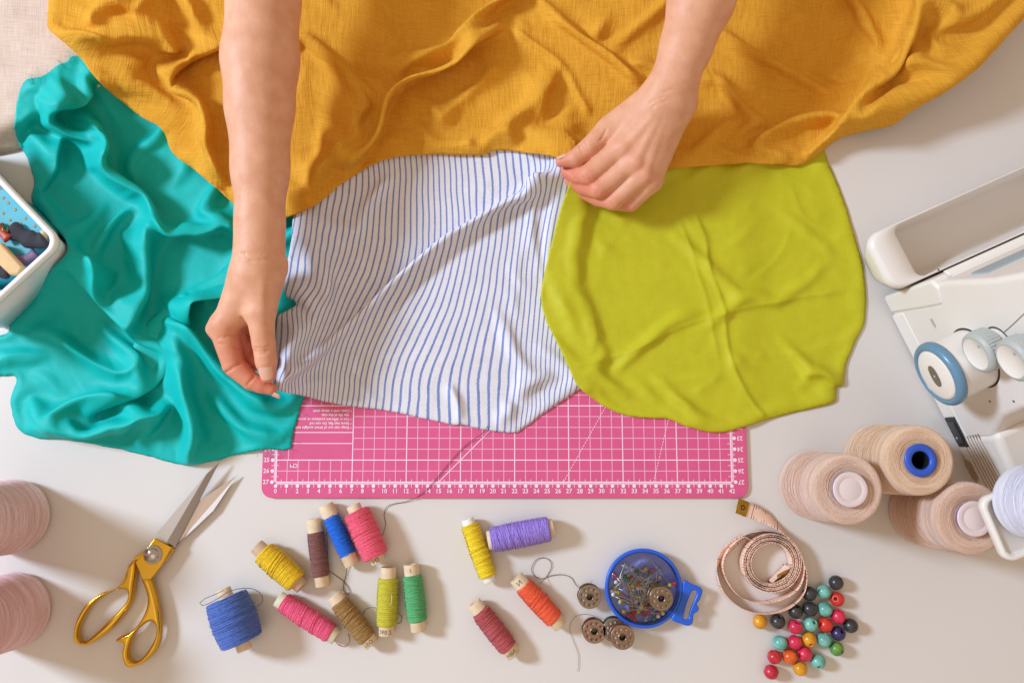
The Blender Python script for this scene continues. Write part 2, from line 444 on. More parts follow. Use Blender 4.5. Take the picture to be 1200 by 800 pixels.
    if under is not None:
        for u_ in under: V[:, 2] = np.maximum(V[:, 2], u_(X, Y)+0.2)
        h = V[:, 2].copy()
    uv = np.stack(uvf(X, Y, h) if uvf else (X*0.0785, -Y*0.0785), 1)
    # turned-under hem
    cen = np.roll(ol, 1, 0)-np.roll(ol, -1, 0); cen = np.stack([-cen[:, 1], cen[:, 0]], 1); cen /= np.linalg.norm(cen, axis=1)[:, None]+1e-9
    tst = inside(ol.tolist(), ol[:, 0]+cen[:, 0]*2, ol[:, 1]+cen[:, 1]*2); cen = np.where(tst[:, None], cen, -cen)
    ring = list(range(nb)); n = len(V)
    hb = np.maximum(h[:nb]-skirt, 0.02)
    V2 = P(ol[:, 0]+cen[:, 0]*2.5, ol[:, 1]+cen[:, 1]*2.5, hb)
    V = np.concatenate([V, V2]); uv = np.concatenate([uv, uv[:nb]])
    ccw = sum(ol[i][0]*ol[(i+1) % nb][1]-ol[(i+1) % nb][0]*ol[i][1] for i in range(nb)) > 0
    for i in range(nb):
        j = (i+1) % nb; q = [i, j, n+j, n+i]
        Fc.append(q if ccw else q[::-1])
    c0 = V.mean(0); org = (c0[0], c0[1], 0.0)
    o = M(name, V, Fc, material, origin=org, uv=uv); tag(o, label, cat)
    gz = G1[..., 2] if excess else None
    if excess:
        gz = np.where(ds > -6, gz, -5); q = np.pad(gz, 2, mode='edge'); gz = np.max([q[a:a+gz.shape[0], b:b+gz.shape[1]] for a in range(5) for b in range(5)], 0)
    def at(x, y):
        x = np.asarray(x, float); y = np.asarray(y, float)
        if excess:
            u = (x-gxs[0])/gs; v = (y-gys[0])/gs; ok = (u >= 0) & (v >= 0) & (u <= gz.shape[1]-2) & (v <= gz.shape[0]-2); u = np.clip(u, 0, gz.shape[1]-2); v = np.clip(v, 0, gz.shape[0]-2)
            i = u.astype(int); j = v.astype(int); a = u-i; b = v-j
            z = (gz[j, i]*(1-a)+gz[j, i+1]*a)*(1-b)+(gz[j+1, i]*(1-a)+gz[j+1, i+1]*a)*b; return np.where(ok, z, -5)
        ins = inside(ol[::2].tolist(), x, y); out = np.full(x.shape, -5.0)
        if ins.any():
            d, _, _ = polydist(ol[::3], x[ins], y[ins]); out[ins] = heights(x[ins], y[ins], d)[0]
        return out
    return o, at

def gauss(x, y, cx, cy, s, a): return a*np.exp(-((x-cx)**2+(y-cy)**2)/(s*s))

# ------------------------------------------------------------------ cushion at the far corner
cush, cush_h = cloth('cushion', 'pinkish beige woven seat cushion lying behind the teal cloth', [(-110, -90), (-90, 120), (-40, 178), (8, 178), (38, 166), (74, 142), (150, 100), (190, 20), (160, -90), (20, -120)], [
    Fold([(-40, 30), (30, 80), (90, 70)], 0.35, 40, 50), Fold([(-30, 150), (30, 140), (70, 115)], 0.3, 12, 20)], 2.6,
    weave_mat('cushion_weave', (224, 202, 186), (204, 178, 160), 9, bump=0.5, sheen=0.2, var=0.8), step=6, edge=70, floor=0.05, wr=0.3, wscale=40, seed=3, skirt=3, cat='cushion')

# ------------------------------------------------------------------ cutting mat
MZ = 0.32
g0 = P(323.3, 564.5, MZ); kx = (P(857.5, 564, MZ)[0]-g0[0])/42.0
def G(i, j): return np.array([g0[0]+i*kx, g0[1]+(27-j)*kx, MZ])
mo = G(0, 27); mat_e = E('cutting_mat', 'pink self-healing cutting mat with white centimetre grid under the cloths', 'cutting mat', (mo[0]+21, mo[1]+13, 0.0))
lo = G(-1.32, 28.45); hi = G(43.5, -1.3)
V, F = plate(roundrect(lo[0], hi[0], lo[1], hi[1], 1.0), [], 0.004, MZ)
mb = M('mat_board', V, F, mat('mat_pink', (218, 90, 138), rough=0.55, var=0.05, var_scale=30, bump=0.25, bump_scale=700, spec=0.35), mat_e)
bevel(mb, 0.06, 2)
white = mat('mat_print', (245, 222, 230), rough=0.6)
fine = mat('mat_print_fine', (240, 178, 205), rough=0.6)
def line(a, b, wd, z=0.012):
    a = np.array(a, float); b = np.array(b, float); d = (b-a)[:2]; d /= np.linalg.norm(d); n = np.array([-d[1], d[0]])*wd/2
    return np.array([(*(a[:2]-n), MZ+z), (*(b[:2]-n), MZ+z), (*(b[:2]+n), MZ+z), (*(a[:2]+n), MZ+z)]), [[0, 1, 2, 3]]
L1 = []; L2 = []
for i in range(0, 43):
    bold = i in (7, 12, 17, 22, 27, 32, 37, 42, 0)
    segs = [(0, 27)] if (i >= 7 or i == 0) else [(0, 20), (25, 27)]
    for j0, j1 in segs: (L1 if bold else L2).append(line(G(i, j0), G(i, j1), 0.085 if bold else 0.07))
L2.append(line(G(1.08, 23.5), G(1.08, 25), 0.07))
for j in range(0, 28):
    bold = j in (20, 25, 27, 15, 10, 5, 0)
    (L1 if bold else L2).append(line(G(0 if j <= 20 or j >= 25 else 7, j), G(42, j), 0.085 if bold else 0.07, 0.016))
for j in (22.47, 23.48): L1.append(line(G(1.3, j), G(7, j), 0.07, 0.016))
L1.append(line(G(15, 27), G(22, 20), 0.07, 0.02))
def dashed(a, b):
    a = np.array(a); b = np.array(b); n = int(np.linalg.norm(b-a)/0.28)
    for k in range(n): L1.append(line(a+(b-a)*k/n, a+(b-a)*(k+0.6)/n, 0.06, 0.02))
dashed(G(26.5, 27), G(31.1, 19)); dashed(G(34.8, 27), G(36.9, 19))
# scale strip and ticks
L2.append(line(G(0, 27.14), G(42, 27.14), 0.2, 0.008)); L2.append(line(G(-0.12, 27), G(-0.12, 15), 0.2, 0.008)); L2.append(line(G(42.12, 27), G(42.12, 15), 0.2, 0.008))
for i in range(42): L1.append(line(G(i+0.5, 26.75), G(i+0.5, 27.5), 0.05, 0.024))
for j in range(15, 27):
    L1.append(line(G(-0.45, j+0.5), G(0.22, j+0.5), 0.05, 0.024)); L1.append(line(G(41.7, j+0.5), G(42.4, j+0.5), 0.05, 0.024))
V, F = join(*L2); M('fine_grid_print', V, F, fine, mat_e, smooth_=False)
V, F = join(*L1); M('bold_grid_print', V, F, white, mat_e, smooth_=False)
nums = []
def put(s, c, size, rot=0, align='CENTER', z=0.03, bold=0.02):
    v, f = text(s, size, align, bold); a = R(rot); ca, sa = math.cos(a), math.sin(a)
    nums.append((np.c_[c[0]+v[:, 0]*ca-v[:, 1]*sa, c[1]+v[:, 0]*sa+v[:, 1]*ca, np.full(len(v), MZ+z)], f))
def dot(c):
    v = [(x, y, MZ+0.026) for x, y in circle(c[0], c[1], 0.17, 12)]; nums.append((np.array(v), [list(range(12))]))
for i in range(43): dot(G(i, 27.36)); put(str(i), G(i, 27.83), 0.55)
for j in range(20, 28):
    dot(G(-0.36, j)); put(str(j), G(-0.92, j), 0.55); dot(G(42.36, j)); put(str(j), G(42.88, j), 0.55, 180)
put('CM', G(1.62, 25.5), 0.5, 180)
for k, s in enumerate(['• Keep mat out of direct sunlight and', '• Store mat flat. Do not roll', '• Cut in different positions to extend', '   the life of the mat.', '• Clean with a damp cloth']):
    put(s, G(6.85, 22.02-0.385*k), 0.345, 180, 'LEFT')
V, F = join(*nums); M('numbers_print', V, F, white, mat_e, smooth_=False)
def on_mat(x, y):      # supporting height under a cloth
    return 0.05+(MZ+0.02)*smooth(270, 306, x)*smooth(915, 872, x)*smooth(600, 572, y)*smooth(160, 200, y)

# ------------------------------------------------------------------ teal cloth
teal_ol = [(88, 66), (78, 73), (70, 76), (48, 90), (27, 98), (17, 142), (20, 162), (34, 192), (40, 216), (38, 238), (60, 262), (79, 290), (60, 315), (36, 340), (38, 350), (14, 374), (8, 390), (-18, 402), (-18, 440), (4, 440), (19, 443), (12, 475), (30, 509), (80, 516), (131, 524), (176, 535), (219, 545), (255, 539), (292, 529), (316, 526), (339, 526), (343, 509), (356, 467), (376, 440), (376, 300), (366, 235), (300, 200), (200, 110), (130, 75)]
TF = [
    Fold([(162, 235), (161, 262), (150, 302), (135, 335), (124, 358), (110, 384)], 1.5, 26, 9, 5),
    Fold([(80, 285), (94, 302), (104, 340), (110, 374)], 0.9, 14, 8, 2),
    Fold([(278, 290), (250, 318), (225, 340), (190, 376), (157, 411), (124, 443), (75, 468), (30, 478)], 1.7, 9, 34, -7, (0.1, 0.25)),
    Fold([(41, 385), (64, 407), (94, 421), (116, 409), (126, 378)], 1.1, 9, 11, 2),
    Fold([(214, 372), (211, 420), (210, 460), (216, 512), (220, 546)], 1.25, 22, 7, 4, (0.2, 0.0)),
    Fold([(212, 375), (236, 418), (262, 447), (300, 468), (335, 480)], 0.9, 24, 9, 3),
    Fold([(26, 500), (60, 506), (94, 507), (150, 501), (184, 494), (206, 470)], 1.15, 22, 6, 4),
    Fold([(210, 426), (188, 452), (174, 478), (182, 492)], -0.9, 9, 9),
    Fold([(49, 130), (66, 122), (84, 116), (118, 98)], 0.7, 20, 5, 3),
    Fold([(72, 80), (52, 120), (54, 140), (66, 152), (88, 172), (97, 200)], 1.2, 20, 7, -4),
    Fold([(101, 112), (97, 140), (96, 158), (106, 189), (135, 219), (165, 243), (192, 259), (215, 262), (240, 256), (272, 268)], 1.3, 34, 7, 5, (0.1, 0.1)),
    Fold([(64, 155), (52, 195), (40, 233)], 0.8, 6, 24, 0),
    Fold([(128, 176), (160, 178), (205, 182)], -0.5, 16, 16),
    Fold([(280, 250), (268, 300), (250, 350), (246, 380)], 0.6, 12, 20),
    Fold([(60, 290), (110, 315), (150, 360)], 0.25, 30, 30),
    Fold([(120, 270), (200, 300), (260, 310)], -0.3, 20, 26),
    Fold([(30, 430), (70, 450), (120, 460)], 0.35, 10, 18),
    Fold([(235, 470), (270, 500), (330, 512)], 0.35, 12, 24),
    Fold([(20, 110), (34, 150), (46, 190)], 0.5, 10, 14),
    Fold([(150, 130), (200, 170), (260, 230)], 0.6, 30, 20)]
def teal_body(x, y): return 1.0+gauss(x, y, 110, 340, 110, 0.6)+gauss(x, y, 90, 180, 90, 0.8)-gauss(x, y, 310, 480, 70, 0.55)-gauss(x, y, 275, 410, 60, 0.3)
def teal_floor(x, y): return on_mat(x, y)+gauss(x, y, 72, 300, 42, 3.9)+smooth(150, 90, y)*smooth(140, 60, x)*2.2
teal_m = weave_mat('teal_crepe', (0, 186, 178), (0, 168, 162), 14, rough=0.58, bump=0.14, sheen=0.25, var=0.3, spec=0.27)
teal, teal_h = cloth('teal_fabric', 'teal green crepe cloth crumpled beside the white box', teal_ol, TF, teal_body, teal_m, step=1.9, edge=7, floor=teal_floor, gain=1.7, wr=0.08, wscale=50, cr=0.22, cscale=52, excess=0.15, relax_it=2, fine_cr=0.02, under=[cush_h], flat=0.25, seed=1, wander=1.6, skirt=0.18)

fz = []; frs = np.random.RandomState(8)
for (ax_, ay_), (bx_, by_), nf in (((27, 98), (48, 90), 7), ((70, 76), (88, 66), 9), ((339, 526), (343, 509), 3), ((343, 509), (356, 467), 3), ((292, 529), (339, 526), 7), ((36, 340), (14, 374), 5)):
    for k in range(nf):
        t_ = frs.rand(); x_, y_ = ax_+(bx_-ax_)*t_, ay_+(by_-ay_)*t_; nx_, ny_ = (by_-ay_), -(bx_-ax_); ln_ = math.hypot(nx_, ny_); nx_, ny_ = nx_/ln_, ny_/ln_
        if inside([tuple(p_) for p_ in teal_ol], x_+nx_*4, y_+ny_*4): nx_, ny_ = -nx_, -ny_
        q_ = frs.uniform(4, 12); z_ = float(max(teal_h(np.array([x_]), np.array([y_]))[0], 0.3)); w_ = frs.uniform(-4, 4)
        pp = catmull([(x_-nx_*5, y_-ny_*5, z_), (x_, y_, z_), (x_+nx_*q_*0.5+w_*0.5, y_+ny_*q_*0.5, max(z_-0.1, 0.1)), (x_+nx_*q_+w_, y_+ny_*q_-w_*0.4, max(z_-0.3, 0.06))], 2); fz.append(tube(P(pp[:, 0], pp[:, 1], pp[:, 2]), 0.014, 4))
V, F = join(*fz); fo_ = M('frayed_thread', V, F, mat('teal_thread', (30, 190, 182), rough=0.8), teal); fo_['kind'] = 'stuff'

# ------------------------------------------------------------------ striped cloth
str_ol = [(352, 225), (344, 253), (340, 290), (333, 330), (334, 346), (344, 352), (347, 357), (336, 364), (325, 372), (321, 400), (321, 430), (323, 455), (352, 463), (388, 472), (420, 477), (453, 481), (495, 490), (528, 497), (545, 498), (570, 504), (602, 507), (614, 501), (640, 482), (676, 458), (700, 440), (690, 380), (672, 330), (676, 250), (668, 200), (662, 176), (640, 160), (560, 152), (470, 165), (400, 190)]
SF = [
    Fold([(652, 192), (606, 227), (545, 272), (497, 312), (444, 361), (401, 390), (326, 446)], 1.6, 10, 60, -9, (0.05, 0.05)),
    Fold([(560, 290), (520, 330), (470, 380), (420, 425)], -0.9, 30, 40, 0, (0.3, 0.3)),
    Fold([(462, 175), (430, 225), (405, 268), (388, 305), (366, 367)], 0.85, 8, 40, -3),
    Fold([(333, 345), (350, 356), (361, 374)], -0.8, 6, 8),
    Fold([(366, 345), (350, 368), (335, 395), (326, 440)], 0.8, 10, 16, 2),
    Fold([(630, 222), (616, 300), (603, 395), (616, 436), (606, 478)], 0.9, 60, 14, 3, (0.2, 0.1)),
    Fold([(646, 215), (640, 290), (640, 350)], -0.5, 10, 10),
    Fold([(528, 448), (536, 470), (541, 497)], 0.35, 5, 10, 1, (0.3, 0)),
    Fold([(604, 470), (600, 487), (580, 498)], 0.6, 7, 10, 2),
    Fold([(560, 440), (600, 452), (660, 455)], 0.3, 12, 14),
    Fold([(345, 272), (390, 275), (480, 268), (560, 285)], 0.13, 3, 5),
    Fold([(360, 250), (400, 262), (440, 250)], 0.25, 8, 10),
    Fold([(560, 190), (575, 215), (600, 225)], 0.35, 8, 12), Fold([(590, 186), (610, 200), (645, 196)], 0.4, 6, 10),
    Fold([(640, 205), (628, 240), (632, 300)], 0.35, 5, 5),
    Fold([(655, 200), (650, 260), (646, 320)], 0.3, 5, 5),
    Fold([(340, 430), (380, 425), (440, 440)], 0.3, 8, 12), Fold([(335, 450), (390, 448), (470, 470)], 0.25, 8, 10),
    Fold([(420, 300), (440, 330), (430, 352)], 0.2, 8, 8), Fold([(480, 220), (500, 250), (540, 255)], 0.18, 8, 10)]
def str_extra(x, y): return gauss(x, y, 322, 453, 34, 3.1)+gauss(x, y, 655, 190, 46, 2.6)+gauss(x, y, 330, 410, 40, 0.6)
def str_uv(x, y, h):
    u = 322+(x-322)*(1+0.6*smooth(270, 460, y)*smooth(660, 330, x))+0.16*smooth(540, 380, x)*(y-260)-(655-x)*0.35*smooth(330, 190, y)*smooth(540, 650, x)+0.16*smooth(590, 680, x)*(y-250)+0.35*smooth(560, 680, x)*smooth(420, 520, y)*(y-430)-1.2*(h-1.5)+fbm(x/60, y/60, 2)*1.5
    return u*0.0785, -y*0.0785
str_m = weave_mat('striped_cotton', (230, 226, 230), (214, 210, 216), 12, rough=0.8, bump=0.3, sheen=0.2, var=0.5, stripes=(0.545, 0.27, (92, 120, 184)))
stripe, stripe_h = cloth('striped_fabric', 'white cotton cloth with thin blue stripes pinched up between both hands', str_ol, SF, lambda x, y: 0.9+gauss(x, y, 480, 250, 120, 0.5), str_m, step=2.4, edge=12,
    floor=on_mat, extra=str_extra, under=[teal_h], uvf=str_uv, gain=0.95, wr=0.08, wscale=30, cr=0.22, cscale=36, excess=0.014, fine_cr=0.06, creases=[Fold([(345, 272), (390, 275), (480, 268), (560, 285)], 0.07, 2.5, 4), Fold([(640, 205), (630, 235), (634, 290), (640, 330)], 0.12, 2.5, 4), Fold([(652, 205), (645, 250), (646, 310)], 0.12, 2.5, 4), Fold([(528, 448), (536, 470), (541, 495)], 0.15, 2.5, 5), Fold([(560, 440), (600, 452), (660, 455)], 0.1, 3, 5), Fold([(360, 300), (420, 315), (470, 300)], 0.06, 2.5, 4), Fold([(420, 430), (480, 420), (540, 440)], 0.06, 3, 4)], seed=5, wander=0.9, skirt=0.3)

# ------------------------------------------------------------------ lime green cloth
gr_ol = [(684, 196), (668, 214), (654, 256), (641, 307), (634, 349), (641, 377), (666, 428), (680, 455), (722, 483), (763, 490), (782, 491), (810, 501), (837, 507), (866, 502), (898, 492), (940, 481), (976, 472), (980, 462), (981, 453), (989, 451), (992, 428), (1003, 400), (1014, 372), (1013, 321), (999, 266), (985, 224), (967, 180), (955, 150), (850, 150), (760, 165), (700, 170)]
GC = [
    Fold([(815, 215), (821, 243), (834, 275), (838, 312), (856, 363), (861, 409), (879, 460), (898, 490)], 0.2, 2.5, 6, 0, (0.1, 0.02), 1.2),
    Fold([(794, 215), (799, 245), (812, 275), (820, 307), (837, 363), (847, 409), (852, 440)], 0.14, 3, 5, 0, (0.2, 0.2), 1.2),
    Fold([(671, 430), (715, 418), (759, 404), (819, 377), (860, 365), (944, 347), (1010, 337)], 0.14, 5, 2.5, 0, (0.05, 0.1), 1.2),
    Fold([(700, 300), (760, 290), (830, 300)], 0.05, 3, 5, 0), Fold([(880, 330), (915, 300), (935, 262)], 0.07, 2.5, 4, 0), Fold([(720, 455), (790, 448), (860, 437)], 0.09, 4, 7, 0), Fold([(870, 405), (920, 415), (985, 400)], 0.07, 3, 6, 0), Fold([(690, 350), (700, 390), (690, 420)], 0.06, 3, 5, 0), Fold([(930, 210), (950, 250), (990, 270)], 0.07, 3, 5, 0), Fold([(770, 200), (800, 225), (815, 260)], 0.08, 4, 6, 0)]
GF = [
    Fold([(815, 215), (834, 275), (856, 363), (879, 460)], 0.3, 10, 24), Fold([(671, 430), (759, 404), (860, 365), (1010, 337)], 0.2, 20, 10),
    Fold([(690, 232), (715, 247), (754, 249), (796, 258)], 0.4, 16, 8, 2), Fold([(668, 225), (690, 262), (700, 300)], 0.3, 14, 20),
    Fold([(945, 445), (956, 437), (972, 438), (988, 452)], 0.75, 20, 5, 3, (0.2, 0)),
    Fold([(782, 480), (815, 462), (860, 437)], 0.25, 6, 14), Fold([(700, 330), (760, 345), (800, 340)], -0.25, 20, 20),
    Fold([(648, 290), (652, 340), (668, 400)], 0.2, 16, 14), Fold([(760, 430), (790, 440), (840, 430)], -0.3, 22, 22),
    Fold([(880, 410), (930, 400), (985, 420)], 0.3, 16, 30), Fold([(900, 240), (960, 250), (1000, 290)], 0.35, 22, 22),
    Fold([(870, 260), (930, 290), (990, 340)], -0.3, 24, 24), Fold([(830, 200), (900, 215), (960, 205)], -0.3, 14, 14),
    Fold([(880, 340), (920, 300), (940, 270)], 0.12, 3, 5), Fold([(860, 410), (900, 440), (960, 455)], 0.25, 10, 12),
    Fold([(700, 290), (740, 275), (790, 285)], 0.3, 18, 14), Fold([(680, 380), (710, 360), (735, 320)], 0.25, 14, 22)]
green_m = weave_mat('lime_satin', (196, 190, 38), (180, 176, 24), 14, rough=0.58, bump=0.2, sheen=0.2, var=0.4, spec=0.27)
green, green_h = cloth('lime_fabric', 'lime green cloth with pressed creases spread beside the overlock machine', gr_ol, GF, lambda x, y: 0.8+gauss(x, y, 830, 330, 170, 0.6), green_m, step=2.4, edge=13,
    floor=on_mat, under=[stripe_h], gain=0.75, wr=0.55, wscale=60, cr=0.14, cscale=60, excess=0.012, creases=GC, fine_cr=0.035, flat=0.45, seed=11, wander=0.9, skirt=0.5)

# ------------------------------------------------------------------ mustard yellow cloth
ye_ol = [(62, -75), (58, -20), (56, 24), (60, 37), (91, 64), (118, 98), (159, 132), (190, 152), (202, 179), (236, 206), (272, 237), (300, 262), (334, 256), (371, 240), (400, 216), (440, 192), (467, 184), (511, 181), (562, 182), (582, 176), (619, 179), (650, 184), (700, 198), (771, 199), (800, 197), (867, 192), (910, 193), (937, 194), (954, 185), (966, 176), (992, 159), (1043, 148), (1070, 130), (1137, 88), (1200, 22), (1260, -40), (1290, -90), (900, -120), (500, -120), (200, -110)]
YF = [
    Fold([(61, 37), (90, 35), (111, 32), (140, 27), (175, 21), (188, 30), (199, 46)], 1.6, 5, 36, -2, (0.05, 0.1)),
    Fold([(199, 44), (204, 62), (217, 88), (234, 111), (244, 140), (250, 185), (268, 232)], 1.5, 8, 26, -3, (0.05, 0.2)),
    Fold([(199, 46), (223, 34), (267, 3), (290, -20)], 1.5, 8, 16, -2, (0.1, 0)),
    Fold([(215, 62), (240, 72), (262, 90)], -0.7, 10, 12),
    Fold([(602, 18), (552, 36), (511, 66), (467, 95), (444, 135), (417, 182), (396, 208)], 2.0, 9, 46, -7, (0.2, 0.1)),
    Fold([(530, 5), (480, 28), (457, 44), (427, 84), (407, 125), (380, 190), (352, 240)], 1.3, 12, 30, -3),
    Fold([(358, 30), (366, 90), (370, 140), (360, 200)], -0.9, 14, 14, 0),
    Fold([(663, 67), (630, 102), (589, 146), (562, 176)], 0.95, 26, 10, 2),
    Fold([(602, 24), (636, 51), (663, 71), (680, 105), (696, 132)], 0.3, 3, 4, 0, (0.1, 0.1)),
    Fold([(650, 3), (690, 27), (724, 54), (753, 98)], 0.7, 7, 14, -2),
    Fold([(690, -10), (730, 40), (770, 75)], 0.8, 12, 12),
    Fold([(545, 160), (556, 176), (572, 182)], 0.5, 8, 8), Fold([(590, 150), (600, 170), (620, 178)], 0.4, 8, 10),
    Fold([(620, 120), (660, 130), (692, 150), (700, 170)], 0.45, 16, 10), Fold([(470, 165), (520, 172), (560, 165)], 0.3, 10, 12),
    Fold([(1090, -30), (1080, 5), (1056, 40), (1033, 78), (996, 132), (945, 190)], 1.7, 40, 8, 6, (0.05, 0.05)),
    Fold([(998, 130), (962, 134), (928, 149), (880, 168)], 0.9, 6, 14, -2), Fold([(880, 166), (905, 178), (930, 190)], 0.5, 6, 8),
    Fold([(985, -20), (1000, 25), (1020, 60)], -0.8, 12, 16), Fold([(844, 74), (867, 115), (905, 145)], 0.5, 14, 12),
    Fold([(1110, 40), (1070, 100), (1033, 134), (996, 158)], 0.7, 26, 12, 2),
    Fold([(820, 150), (850, 172), (880, 190)], 0.35, 12, 16), Fold([(830, 60), (880, 52), (960, 72)], 0.45, 24, 16), Fold([(815, 98), (838, 78), (866, 96), (890, 130)], 0.45, 12, 14, 2), Fold([(920, -20), (945, 30), (1000, 90)], 0.6, 24, 14, 2), Fold([(850, 150), (900, 128), (950, 118)], 0.4, 16, 12),
    Fold([(700, 0), (740, 20), (778, 30)], 0.5, 12, 16), Fold([(600, 60), (560, 95), (500, 150)], 0.8, 12, 26, -2), Fold([(480, -30), (440, 20), (405, 90), (380, 160)], 0.9, 12, 22, -2), Fold([(640, -40), (560, -5), (490, 30), (450, 80)], 1.0, 12, 26, -3), Fold([(110, -40), (130, 0), (160, 18)], 0.7, 14, 12), Fold([(200, -40), (215, 0), (225, 30)], 0.7, 12, 14), Fold([(130, 50), (165, 80), (195, 120), (215, 160)], 0.5, 18, 14), Fold([(1150, -30), (1130, 30), (1085, 90)], 0.7, 28, 16),
    Fold([(870, 10), (910, 40), (970, 100)], 0.5, 26, 22), Fold([(400, 30), (390, 80), (385, 140)], 0.5, 12, 14),
    Fold([(120, 60), (150, 90), (190, 130), (240, 195)], 0.35, 26, 20), Fold([(90, 8), (105, 22), (112, 30)], 0.6, 6, 8), Fold([(150, -5), (160, 12), (170, 20)], 0.5, 8, 8)]
def ye_body(x, y): return 1.2+smooth(160, -40, y)*1.1+gauss(x, y, 600, 60, 140, 0.4)
def ye_floor(x, y): return 0.35+4.6*smooth(960, 1150, x)+0.9*smooth(200, 60, x)+1.6*smooth(150, 80, x)
yellow_m = weave_mat('mustard_gauze', (228, 168, 58), (204, 142, 38), 10, rough=0.9, bump=0.9, crinkle=1.1, sheen=0.35, var=0.6, spec=0.15)
yellow, yellow_h = cloth('mustard_fabric', 'mustard yellow cotton gauze cloth heaped under the forearms', ye_ol, YF, ye_body, yellow_m, step=2.5, edge=9,
    floor=ye_floor, under=[teal_h, stripe_h, green_h, cush_h], gain=1.6, wr=0.12, wscale=34, cr=0.25, cscale=48, excess=0.05, fine_cr=0.05, creases=[Fold([(602, 24), (636, 51), (663, 71), (680, 105), (696, 132)], 0.22, 2.5, 3.5, 0, (0.1, 0.1)), Fold([(470, 60), (520, 30), (580, 20)], 0.1, 3, 6, 0), Fold([(860, 120), (900, 100), (960, 96)], 0.1, 3, 6, 0), Fold([(130, 70), (180, 110), (200, 150)], 0.08, 3, 5, 0)], seed=21, wander=1.1, skirt=0.7)
# ------------------------------------------------------------------ person: both forearms and hands (one surface each)
def surface(D, org, vs):
    """surface-nets skin of a distance field"""
    neg = D < 0
    sh = tuple(n-1 for n in D.shape)
    def cor(a, i, j, k): return a[i:i+sh[0], j:j+sh[1], k:k+sh[2]]
    cnt = sum(cor(neg, i, j, k).astype(np.int8) for i in (0, 1) for j in (0, 1) for k in (0, 1))
    act = (cnt > 0) & (cnt < 8)
    idx = -np.ones(sh, int); ai = np.argwhere(act); idx[act] = np.arange(len(ai))
    pos = np.zeros((len(ai), 3)); num = np.zeros(len(ai))
    C = [(i, j, k) for i in (0, 1) for j in (0, 1) for k in (0, 1)]
    I, J, K = ai.T
    for a in range(8):
        for b in range(a+1, 8):
            if sum(abs(np.array(C[a])-C[b])) != 1: continue
            da = D[I+C[a][0], J+C[a][1], K+C[a][2]]; db = D[I+C[b][0], J+C[b][1], K+C[b][2]]
            m = (da < 0) != (db < 0); t = np.where(m, da/(da-db+1e-12), 0)
            p = np.array(C[a])[None]+t[:, None]*(np.array(C[b])-C[a])[None]
            pos += p*m[:, None]; num += m
    V = org+(ai+pos/num[:, None])*vs
    F = []
    for ax in range(3):
        o = [a for a in range(3) if a != ax]
        sl0 = [slice(None)]*3; sl1 = [slice(None)]*3; sl0[ax] = slice(0, -1); sl1[ax] = slice(1, None)
        ch = neg[tuple(sl0)] != neg[tuple(sl1)]
        e = np.argwhere(ch); e = e[(e[:, o[0]] > 0) & (e[:, o[1]] > 0) & (e[:, o[0]] < sh[o[0]]) & (e[:, o[1]] < sh[o[1]])]
        q = []
        for d0, d1 in ((1, 1), (0, 1), (0, 0), (1, 0)):
            c = e.copy(); c[:, o[0]] -= d0; c[:, o[1]] -= d1; q.append(idx[c[:, 0], c[:, 1], c[:, 2]])
        q = np.stack(q, 1); inn = neg[e[:, 0], e[:, 1], e[:, 2]]
        flip = inn if ax != 1 else ~inn
        q = np.where(flip[:, None], q, q[:, ::-1]); F.append(q)
    return V, np.concatenate(F)
class SDF:
    def __init__(s, lo, hi, vs):
        s.lo = np.array(lo, float); s.vs = vs; s.n = np.ceil((np.array(hi)-lo)/vs).astype(int)
        s.ax = [s.lo[i]+np.arange(s.n[i])*vs for i in range(3)]
    def new(s): return np.full(tuple(s.n), 50.0, np.float32)
    def cap(s, D, a, b, ra, rb, k, flat=None):
        """blend a tapered limb from a to b into D; flat = (normal, factor) squashes it"""
        a = np.array(a, float); b = np.array(b, float); m = max(ra, rb)+k+0.4
        lo = np.minimum(a, b)-m; hi = np.maximum(a, b)+m
        sl = tuple(slice(max(0, int((lo[i]-s.lo[i])/s.vs)), max(0, min(s.n[i], int((hi[i]-s.lo[i])/s.vs)+2))) for i in range(3))
        X, Y, Z = np.meshgrid(*[s.ax[i][sl[i]] for i in range(3)], indexing='ij')
        p = np.stack([X, Y, Z], -1)-a; ab = b-a
        t = np.clip(p@ab/(ab@ab+1e-9), 0, 1); q = p-t[..., None]*ab
        if flat is not None:
            n = np.array(flat[0], float); n /= np.linalg.norm(n); dn = q@n; q = q+((1/flat[1]-1)*dn)[..., None]*n
        d = np.linalg.norm(q, axis=-1)-(ra+(rb-ra)*t)
        o = D[sl]; h = np.maximum(k-np.abs(o-d), 0)/k if k > 0 else 0
        D[sl] = np.minimum(o, d)-h*h*k/4
    def groove(s, D, a, b, r, k=0.15):
        a = np.array(a, float); b = np.array(b, float); m = r+k+0.3; lo = np.minimum(a, b)-m; hi = np.maximum(a, b)+m
        sl = tuple(slice(max(0, int((lo[i]-s.lo[i])/s.vs)), max(0, min(s.n[i], int((hi[i]-s.lo[i])/s.vs)+2))) for i in range(3))
        X, Y, Z = np.meshgrid(*[s.ax[i][sl[i]] for i in range(3)], indexing='ij')
        p = np.stack([X, Y, Z], -1)-a; ab = b-a; t = np.clip(p@ab/(ab@ab+1e-9), 0, 1)
        d = -(np.linalg.norm(p-t[..., None]*ab, axis=-1)-r); o = D[sl]; h = np.maximum(k-np.abs(o-d), 0)/k
        D[sl] = np.maximum(o, d)+h*h*k/4
def smin(a, b, k):
    h = np.maximum(k-np.abs(a-b), 0)/k; return np.minimum(a, b)-h*h*k/4

